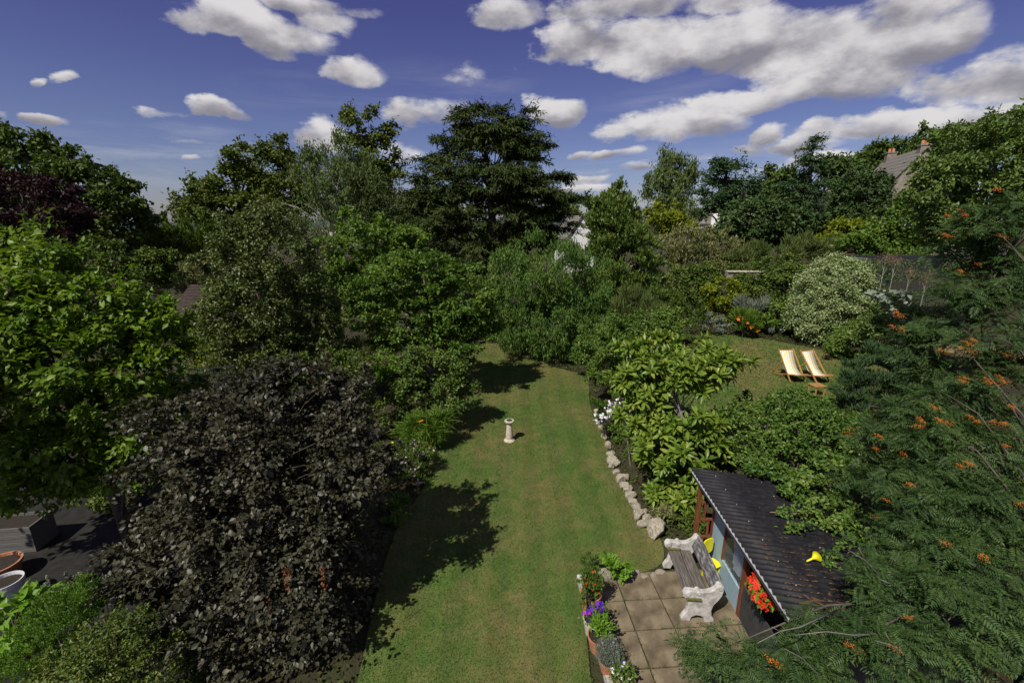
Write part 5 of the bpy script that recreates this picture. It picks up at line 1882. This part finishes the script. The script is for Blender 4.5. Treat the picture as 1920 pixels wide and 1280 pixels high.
# green climber shoots and rusty seed strings caught in the beech
def strings():
    for i, (px, py, lab) in enumerate(((536, 1075, 'long rusty orange seed string hanging in the copper beech'), (605, 1075, 'second rusty seed string on the right of the beech'), (500, 1125, 'short rusty seed string low in the copper beech'))):
        p, s = at(px, py, 5.15)
        r = thing('seed_string', lab, 'seed string', tuple(p), 0, 'rusty seed strings in the beech')
        n = (90, 60, 40)[i]
        Pp = np.stack([RS.normal(0, .025, n), RS.normal(0, .025, n), RS.uniform(-.28, .1, n)], 1)
        TT, SS, NN = leaf_frames(unit(RS.normal(size=Pp.shape) * .5 + np.array([0, 0, -1])), unit(RS.normal(size=Pp.shape)))
        link('seeds', leaves_mesh('seeds', Pp, TT, SS, NN, .035, .012), plain('rust_seed', (.30, .10, .03), .8), r)
        MB().tube([(0, 0, .12), (.01, 0, -.05), (0, .01, -.28)], [.003, .003, .002], 4).build('stem', BARK, r)


strings()

# ------------------------------------------------------------------ neighbour's yard, lower left
yard = rough_mat('shade_dark_paving', (.012, .0115, .0095), (.026, .024, .02), 5, .9, .4, .006)  # stone colour darkened to carry the yard's deep shade
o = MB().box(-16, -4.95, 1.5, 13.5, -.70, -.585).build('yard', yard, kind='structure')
pl = gat(80, 1010, -.25)
r_ = thing('planter', 'long pale woven planter box at the left edge of the yard', 'planter', (pl.x - 1.75, pl.y + .1, -.583), R(8))
WEAVE = rough_mat('woven_panel', (.10, .095, .085), (.17, .16, .145), 30, .8, .8, .006, (1, 1, 4))
for k in range(7):
    MB().box(-1.5, 1.5, -.31 + (k % 2) * .006, -.28, k * .09 + .003, k * .09 + .087).build('panel', WEAVE, r_, bevel=.004)
MB().box(1.47, 1.5, -.279, .3, 0, .63).build('end_panel', WEAVE, r_)
MB().box(-1.5, 1.469, .28, .3, 0, .63).build('back_panel', WEAVE, r_)
MB().box(-1.5, -1.47, -.279, .279, 0, .63).build('end_panel', WEAVE, r_)
MB().box(-1.469, 1.469, -.278, .279, .02, .56).build('soil', SOIL, r_)


def pot_mesh(r, h, rim=.03, flare=.75):
    return [(0, .0), (r * flare, 0), (r * .94, h * .82), (r, h * .82), (r * 1.02, h), (r * .92, h), (r * .88, h * .85), (0, h * .85)]


def pot(name, label, p, r, h, mat, z0, cat='plant pot'):
    t = thing(name, label, cat, (p[0], p[1], z0))
    MB().lathe(pot_mesh(r, h)[1:-1], 28).build('pot', mat, t, smooth=False)
    MB().disc(r * .9, h * .86, 24).build('soil', SOIL, t)
    return t


p = gat(-4, 1058, -.25)
pot('flower_pot', 'wide terracotta bowl standing empty by the woven planter', p, .36, .36, TERRACOTTA, -.583)
p = gat(8, 1086, -.1)
t_ = thing('tub', 'white rimmed round tub beside the terracotta bowl', 'tub', (p.x, p.y, -.583))
MB().lathe([(.20, 0), (.24, .34), (.26, .36), (.265, .46), (.245, .46), (.23, .38), (0, .36)], 28).build('body', plain('white_plastic', (.6, .6, .62), .5), t_)
MB().disc(.24, .40, 24).build('soil', SOIL, t_)
S('fatsia', 'glossy fatsia with large hand shaped leaves at the bottom left', 'shrub', 5.4, [(30, 1160, 60, 42), (62, 1145, 34, 26), (0, 1200, 60, 44)], 'lime', 110, 9, (.16, .07), .16, orient='out', leaf_up=1.2, jitter=.3, foliage='foliage', n_leaf=200, shape_kind='lance', rough_n=.2)
S('heath_mound', 'feathery bright green mound shrub at the lower left', 'shrub', 5.2, [(125, 1145, 60, 46), (95, 1195, 66, 58), (60, 1240, 60, 50), (150, 1115, 36, 30)], 'fern', 700, 44, (.030, .016), .07, orient='up', rough_n=.2, foliage='foliage')
S('euonymus', 'yellow edged small leaved shrub below the copper beech', 'shrub', 4.7, [(205, 1205, 86, 56), (165, 1255, 86, 50), (265, 1235, 66, 54)], 'euonymus', 560, 24, (.042, .022), .10, rough_n=.3, foliage='foliage')
for i, (px, py) in enumerate(((163, 1084), (139, 1092), (145, 1095), (186, 1086), (193, 1082), (199, 1078), (88, 1078), (84, 1092), (120, 1070), (138, 1078))):
    p, s = at(px, py, 6.0)
    lab = (('third', 'first', 'second', 'fourth', 'fifth', 'sixth')[i] + ' woolly grey flower spike along the row above the green mound') if i < 6 else ('second', 'first', 'third', 'fourth')[i - 6] + ' shaded woolly flower spike from the left by the white tub'
    r = thing('flower_spike', lab, 'flower spike', (p.x, p.y, -.58), 0, 'woolly flower spikes in sun' if i < 6 else 'woolly flower spikes in shade')
    h = p.z + .58
    MB().tube([(0, 0, 0), (.01, 0, h * .6), (0, 0, h)], [.008, .007, .005], 5).build('stem', bpy.data.materials['pale_stem'], r)
    n = 90
    Pp = np.stack([RS.normal(0, .014, n), RS.normal(0, .014, n), h - RS.uniform(0, .2, n)], 1)
    TT, SS, NN = leaf_frames(unit(RS.normal(size=Pp.shape)), unit(RS.normal(size=Pp.shape)))
    link('bracts', leaves_mesh('bracts', Pp, TT, SS, NN, .03, .018), LM['grey'], r)
r_, b_, C_, D_, _ = S('cranesbill', 'loose cranesbill with small purple flowers by the woolly spikes', 'flowers', 5.7, [(150, 1110, 30, 14), (165, 1125, 20, 14)], 'shrub', 40, 30, (.04, .02), .08, foliage='foliage')
flowers(r_, b_, surf(C_, D_, 14, .05), 'flower', PETAL['magenta'], .028)
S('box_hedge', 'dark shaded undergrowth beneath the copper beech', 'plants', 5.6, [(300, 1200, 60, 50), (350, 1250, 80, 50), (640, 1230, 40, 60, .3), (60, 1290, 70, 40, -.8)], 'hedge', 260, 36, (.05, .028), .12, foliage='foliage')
# yard trellis and bright shrub behind
S('robinia', 'golden leaved shrub in front of the outbuilding', 'shrub', 16, [(385, 640, 30, 34), (400, 665, 30, 24), (365, 655, 24, 24)], 'golden', 160, 44, (.09, .05), .16, foliage='foliage')
tp, _ = at(405, 690, 13)
tr = thing('trellis', 'dark leaning lattice trellis between magnolia and silver tree', 'trellis', (tp.x, tp.y, tp.z - .35), R(20))
for k in range(7):
    MB().box(-.5 + k * .15, -.48 + k * .15, 0, .02, -.5, .42 - .0 * k).build('upright', DARK_WALL, tr)
for k in range(6):
    MB().box(-.52, .45, -.021, -.001, -.4 + k * .15, -.38 + k * .15).build('crosspiece', DARK_WALL, tr)
S('yard_shrub', 'mixed shrubs filling the gap below the outbuilding', 'shrub', 17, [(330, 620, 50, 40), (420, 640, 50, 60), (440, 690, 60, 40), (640, 625, 60, 50), (650, 670, 50, 40), (340, 690, 70, 46), (380, 660, 50, 40), (300, 660, 60, 40)], 'shrub', 380, 50, (.10, .05), .2, foliage='foliage')
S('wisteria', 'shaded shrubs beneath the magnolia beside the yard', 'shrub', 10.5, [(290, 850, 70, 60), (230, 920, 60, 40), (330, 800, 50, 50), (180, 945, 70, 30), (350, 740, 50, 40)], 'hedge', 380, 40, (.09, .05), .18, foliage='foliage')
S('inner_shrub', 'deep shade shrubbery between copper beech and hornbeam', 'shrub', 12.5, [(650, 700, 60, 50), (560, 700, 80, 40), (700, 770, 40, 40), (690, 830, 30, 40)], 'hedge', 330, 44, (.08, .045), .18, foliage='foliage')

# ------------------------------------------------------------------ potted plants on the patio
def potted(label, rim, z0, r, h, mat, leaf, blob, n, per, lf, spread, orient='any', fl=(), name='potted_plant', seed=0):
    z0 = z0 or .098
    c = gat(rim[0], rim[1], z0 + h)
    t = pot(name, label, (c.x, c.y), r, h, mat, z0)
    b = np.array([c.x, c.y, .098])
    C = RS.normal(size=(n, 3))
    C = unit(C) * np.array(blob[:3]) * (RS.rand(n, 1) ** .4) + np.array([blob[3], blob[4], h + blob[5]])
    C[:, 2] = np.maximum(C[:, 2], h * .9 + .01)
    D = unit(C - np.array([0, 0, h]))
    P, T_, N_, ci = clump_leaves(C, D, per, spread, .8, orient)
    T_, S_, N_ = leaf_frames(T_, N_)
    k = RS.uniform(.6, 1.3, len(P))
    link('foliage', leaves_mesh('foliage', P, T_, S_, N_, lf[0] * k, lf[1] * k), LM[leaf], t)
    mb = MB()
    for q in range(10):
        e = C[RS.randint(n)]
        mb.tube([(e[0] * .2, e[1] * .2, h * .85), tuple(e)], [.006, .003], 4)
    mb.build('stems', STEM, t)
    for (fname, fm, cnt, fr, hi) in fl:
        ids = RS.choice(n, cnt)
        flowers(t, np.zeros(3), C[ids] + D[ids] * .03 + RS.normal(0, .02, (cnt, 3)) + np.array([0, 0, hi]), fname, PETAL[fm], fr)
    return t


potted('terracotta pot of tall fuchsia with red flowers at the patio corner', (1108, 1111), 0, .18, .32, TERRACOTTA, 'shrub', (.17, .14, .26, 0, 0, .24), 90, 18, (.05, .024), .05, 'up', (('flower', 'red', 26, .022, 0),))
potted('white pot overflowing with purple petunias', (1114, 1158), 0, .175, .28, plain('white_glaze', (.52, .47, .42), .5), 'shrub', (.17, .16, .08, .02, .02, .06), 50, 14, (.045, .026), .05, 'out', (('flower', 'purple', 110, .032, .02), ('flower', 'magenta', 16, .028, .04)))
potted('terracotta pot of lime green leaves below the petunias', (1124, 1190), 0, .18, .26, TERRACOTTA, 'lime', (.13, .13, .1, .06, .03, .10), 36, 12, (.07, .038), .05, 'out')
potted('pot hidden under a rounded grey green lavender bush', (1140, 1236), 0, .13, .2, TERRACOTTA, 'grey', (.17, .17, .17, 0, 0, .13), 240, 22, (.035, .007), .045, 'up', (('flower', 'mauve', 14, .014, .05),))
potted('dark brown pot of white pansies at the bottom of the patio', (1170, 1262), 0, .15, .2, rough_mat('brown_glaze', (.07, .035, .02), (.13, .07, .045), 9, .4, .2, .003), 'shrub', (.13, .13, .07, -.02, 0, .05), 40, 12, (.05, .03), .045, 'out', (('flower', 'white', 12, .026, .03), ('flower', 'purple', 5, .024, .03)))
potted('dark pot of red geraniums standing at the left lawn edge', (797, 848), .012, .14, .2, rough_mat('black_plastic', (.012, .012, .012), (.03, .03, .03), 9, .5, .2, .003), 'shrub', (.13, .13, .10, 0, 0, .06), 40, 12, (.05, .03), .05, 'out', (('flower', 'red', 30, .035, .05),))
S('cage_crops', 'green vegetable rows inside the netted fruit cage', 'plants', 20.6, [(1690, 560, 40, 12), (1740, 555, 50, 12), (1790, 560, 40, 14), (1720, 520, 40, 10, .9), (1790, 515, 40, 12, .9)], 'shrub', 120, 50, (.12, .05), .2, foliage='foliage')
S('wall_shrubs', 'leafy shrubs hiding the ground behind the fruit cage', 'shrub', 23.5, [(1700, 490, 64, 26), (1780, 480, 64, 32), (1850, 490, 60, 44), (1900, 520, 40, 50), (1660, 500, 40, 24)], 'shrub', 300, 50, (.14, .07), .28, foliage='foliage')
S('alchemilla', 'round clump of scalloped pale green leaves at the patio corner', 'plant', 6.95, [(1163, 1066, 20, 14), (1150, 1052, 16, 14), (1170, 1078, 12, 10), (1140, 1045, 14, 14)], 'lime', 70, 12, (.06, .055), .06, leaf_up=1.4, jitter=.35, foliage='foliage', base=(1.95, 7.05), limbs=4)
S('yellow_alyssum', 'tall yellow flowering sprigs behind the fuchsia pot', 'plant', 7.15, [(1138, 1046, 14, 12), (1105, 1050, 18, 18), (1095, 1065, 10, 20)], 'climber', 60, 22, (.035, .016), .05, orient='up', foliage='foliage', base=(1.45, 7.25), limbs=6)
S('patio_fringe', 'weedy green fringe between the pots and the lawn edging', 'plants', 5.9, [(1088, 1105, 7, 20), (1098, 1170, 6, 16), (1112, 1230, 6, 14), (1094, 1130, 6, 20)], 'shrub', 40, 20, (.035, .016), .04, orient='up', foliage='foliage', base=(1.27, 6.2), limbs=2)

# hanging basket of red begonias on the shelter
p, s = at(1432, 1108, 5.25)
hb = thing('hanging_basket', 'hanging basket of red begonias under the shelter eaves', 'hanging basket', (p.x, p.y, p.z))
MB().lathe([(.04, -.14), (.12, -.06), (.16, .04), (.165, .05), (.15, .05), (0, .03)], 20).build('basket', rough_mat('coir', (.05, .035, .02), (.12, .08, .05), 40, .95, .8, .01), hb)
mb = MB()
for k in range(3):
    a = 2.1 * k
    mb.tube([(.155 * math.cos(a), .155 * math.sin(a), .05), (0, 0, .5)], [.004, .004], 4)
mb.build('chain', DARK_WALL, hb)
C = unit(RS.normal(size=(60, 3))) * np.array([.14, .22, .2]) * (RS.rand(60, 1) ** .4) + np.array([0, 0, .05])
P, T_, N_, ci = clump_leaves(C, unit(C), 10, .05, .8, 'hang')
T_, S_, N_ = leaf_frames(T_, N_)
link('foliage', leaves_mesh('foliage', P, T_, S_, N_, RS.uniform(.06, .12, len(P)), .04), LM['lime'], hb)
C2 = unit(RS.normal(size=(64, 3)) + np.array([-.6, -.5, .2])) * np.array([.17, .25, .23]) + np.array([0, 0, .03])
flowers(hb, np.zeros(3), C2, 'flower', PETAL['red'], .042, up=np.array([-.6, -.6, .4]))

# ------------------------------------------------------------------ rowan hanging over the right side
def frond_shape():
    """a feathered leaf: paired leaflets along a stalk, unit length along +x"""
    V, F = [], []

    def leaflet(x0, y0, dx, dy, w):
        k = len(V)
        n = math.hypot(dx, dy)
        nx, ny = -dy / n * w, dx / n * w
        V.extend([(x0, y0, 0), (x0 + dx * .45 + nx, y0 + dy * .45 + ny, .02), (x0 + dx, y0 + dy, -.03), (x0 + dx * .45 - nx, y0 + dy * .45 - ny, .02)])
        F.extend([(k, k + 2, k + 1), (k, k + 3, k + 2)])
    for i in range(7):
        x = .16 + i * .115
        l = .36 - .035 * abs(i - 2.5)
        for s in (-1, 1):
            leaflet(x, 0, l * .42, s * l * .9, .042)
    leaflet(.93, 0, .3, 0, .06)
    k = len(V)
    V.extend([(0, -.008, 0), (0, .008, 0), (.95, 0, -.01)])
    F.append((k, k + 1, k + 2))
    V = np.array(V)
    V[:, 2] += -.22 * V[:, 0] ** 2
    return V, np.array(F)


def rowan():
    blobs = [(1880, 420, 90, 50, .6), (1800, 470, 60, 30, 1.0), (1880, 520, 80, 50, .4), (1850, 560, 70, 40, .3), (1870, 620, 90, 60, 0), (1760, 640, 80, 40, .5), (1745, 700, 40, 30, .4), (1860, 720, 90, 60, -.4), (1740, 760, 90, 60, -.2), (1680, 830, 80, 50, -.3), (1820, 840, 120, 70, -.8),
             (1660, 900, 70, 50, -.7), (1780, 940, 130, 70, -1.2), (1880, 960, 80, 80, -1.5), (1740, 1030, 100, 60, -1.7), (1840, 1070, 110, 80, -2.0), (1680, 1110, 70, 50, -2.3), (1760, 1150, 140, 80, -2.6), (1880, 1190, 90, 80, -2.8), (1600, 1210, 90, 44, -2.9), (1700, 1230, 160, 60, -3.0), (1490, 1230, 80, 34, -2.9), (1390, 1200, 60, 24, -2.6), (1440, 1255, 110, 26, -3.0), (1600, 1265, 160, 40, -3.1), (1345, 1225, 40, 18, -2.7)]
    C, D, E = crown_points(6.6, blobs, 2400, .9, .2, .6, back_keep=.2, bough=.34, per_bough=7, under=.25)
    base = (6.6, 4.4)
    b = np.array([base[0], base[1], tz(*base) - .03])
    root = thing('rowan', 'rowan tree with feathery leaves and orange berries covering the right side', 'tree', tuple(b))
    mb = MB()
    # trunk and boughs
    cen = np.array([7.0, 5.6, 4.6])
    top = np.array([6.7, 5.0, 6.2])
    limb_mesh(b - b, top - b, C - b, 28, .08, bend=.2).build('trunk', BARK, root, smooth=True)
    k = RS.poisson(3.9, len(C))
    ci = np.repeat(np.arange(len(C)), k)
    N = len(ci)
    P = C[ci] + RS.normal(size=(N, 3)) * np.array([.10, .10, .05])
    rad = unit(D[ci] * np.array([1, 1, .35]) + RS.normal(0, 1.3, (N, 3)) * np.array([1, 1, .35]))
    T_ = unit(rad - np.array([0, 0, .12]))
    Nn = unit(np.array([0, 0, 1.0]) + D[ci] * .5 + RS.normal(0, .42, (N, 3)))
    T_, S_, Nn = leaf_frames(T_, Nn)
    L = RS.uniform(.13, .22, N)
    keep = (P[:, 1] > 1.9) & (np.linalg.norm(P - CAMP, axis=1) > 3.0)
    # leave the shelter roof clear
    inroof = (P[:, 0] > 3.3) & (P[:, 0] < 5.6) & (P[:, 1] > 4.0) & (P[:, 1] < 7.8)
    keep &= ~(inroof & (P[:, 2] < 1.98))
    P, T_, S_, Nn, L = P[keep], T_[keep], S_[keep], Nn[keep], L[keep]
    sh = frond_shape()
    ids = pick_largest(P, L, 300)
    me = np_mesh('frond', sh[0], sh[1])
    me.materials.append(LM['rowan'])
    frame_objects('frond', me, root, b, P[ids], T_[ids], S_[ids], Nn[ids], L[ids], L[ids])
    msk = np.ones(len(P), bool)
    msk[ids] = False
    link('foliage', frames_mesh('foliage', sh, P[msk] - b, T_[msk], S_[msk], Nn[msk], L[msk], L[msk]), LM['rowan'], root, kind='stuff')
    COUNT['leaves'] += len(P) * 15
    mb = MB()
    for (a_, b_) in (((1500, 1175), (1420, 1205)), ((1600, 1190), (1490, 1190)), ((1530, 1260), (1470, 1215)), ((1650, 1080), (1590, 1030)), ((1700, 1120), (1650, 1085)), ((1700, 1230), (1640, 1200))):
        Ya = 3.15 if a_[1] > 1150 else 4.0
        A_, _ = at(a_[0], a_[1], Ya + .25)
        B_, _ = at(b_[0], b_[1], Ya)
        A_, B_ = np.array(A_) - b, np.array(B_) - b
        mid = (A_ + B_) / 2 + np.array([0, 0, .04])
        back = A_ + (A_ - B_) * 1.2 + np.array([.1, .2, -.2])
        mb.tube([back, A_, mid, B_], [.009, .006, .005, .002], 5)
        mb.tube([mid, (mid + B_) / 2 + np.array([.05, .06, .05])], [.005, .002], 4)
    mb.build('branch', BARK_GREY, root, smooth=True)
    # bunches of berries
    bm = plain('orange_berry', (.60, .17, .014), .4, .5)
    oct_v = np.array([(1, 0, 0), (-1, 0, 0), (0, 1, 0), (0, -1, 0), (0, 0, 1), (0, 0, -1)], float)
    oct_f = np.array([(0, 2, 4), (2, 1, 4), (1, 3, 4), (3, 0, 4), (2, 0, 5), (1, 2, 5), (3, 1, 5), (0, 3, 5)])
    meshes = []
    for s in range(3):
        rs = np.random.RandomState(s)
        n = 26
        c = np.stack([rs.normal(0, .035, n), rs.normal(0, .035, n), rs.normal(0, .012, n)], 1)
        c[:, 2] -= (c[:, 0] ** 2 + c[:, 1] ** 2) * 8
        V = (c[:, None] + oct_v[None] * .0075).reshape(-1, 3)
        F = (oct_f[None] + (np.arange(n) * 6)[:, None, None]).reshape(-1, 3)
        m_ = np_mesh('berry_bunch', V, F)
        m_.materials.append(bm)
        meshes.append(m_)
    spots = [(1866, 352), (1775, 402), (1800, 392), (1808, 400), (1772, 438), (1878, 440), (1832, 492), (1800, 506), (1680, 583), (1685, 590), (1672, 610), (1690, 615), (1760, 652), (1768, 658), (1812, 640), (1822, 635), (1800, 650), (1818, 655), (1808, 706), (1802, 712), (1848, 708), (1855, 714),
             (1872, 703), (1880, 712), (1752, 762), (1722, 782), (1728, 788), (1718, 795), (1760, 785), (1775, 790), (1815, 778), (1830, 788), (1860, 788), (1878, 790), (1592, 800), (1588, 808), (1645, 815), (1640, 838), (1690, 848), (1815, 866), (1798, 870), (1884, 832), (1905, 940), (1660, 935), (1640, 965), (1885, 662), (1895, 760), (1705, 905), (1600, 1215), (1672, 1210), (1455, 1245), (1445, 1235), (1590, 1205), (1770, 1015), (1840, 1040), (1700, 1155)]
    px, py, dep = project(C)
    for i, (x, y) in enumerate(spots):
        d2 = (px - x) ** 2 + (py - y) ** 2
        near = np.where(d2 < 26 ** 2)[0]
        Y = C[near, 1].min() - .14 if len(near) else 6.4
        q, s = at(x, y, max(Y, 2.6))
        for rep in range(2):
            o = bpy.data.objects.new('berry_bunch', meshes[(i + rep) % 3])
            COL.objects.link(o)
            o.parent = root
            o.location = (q.x - b[0] + rep * .05, q.y - b[1], q.z - b[2] - rep * .02)
            o.rotation_euler = (RS.uniform(.1, .9), RS.uniform(-.4, .4), RS.uniform(0, 6))
            sc_ = RS.uniform(.5, .82)
            o.scale = (sc_, sc_, sc_)
    return root


rowan()
print('LEAVES', COUNT['leaves'], 'tris', sum(len(o.data.loops) - 2 * len(o.data.polygons) for o in bpy.data.objects if o.type == 'MESH'))
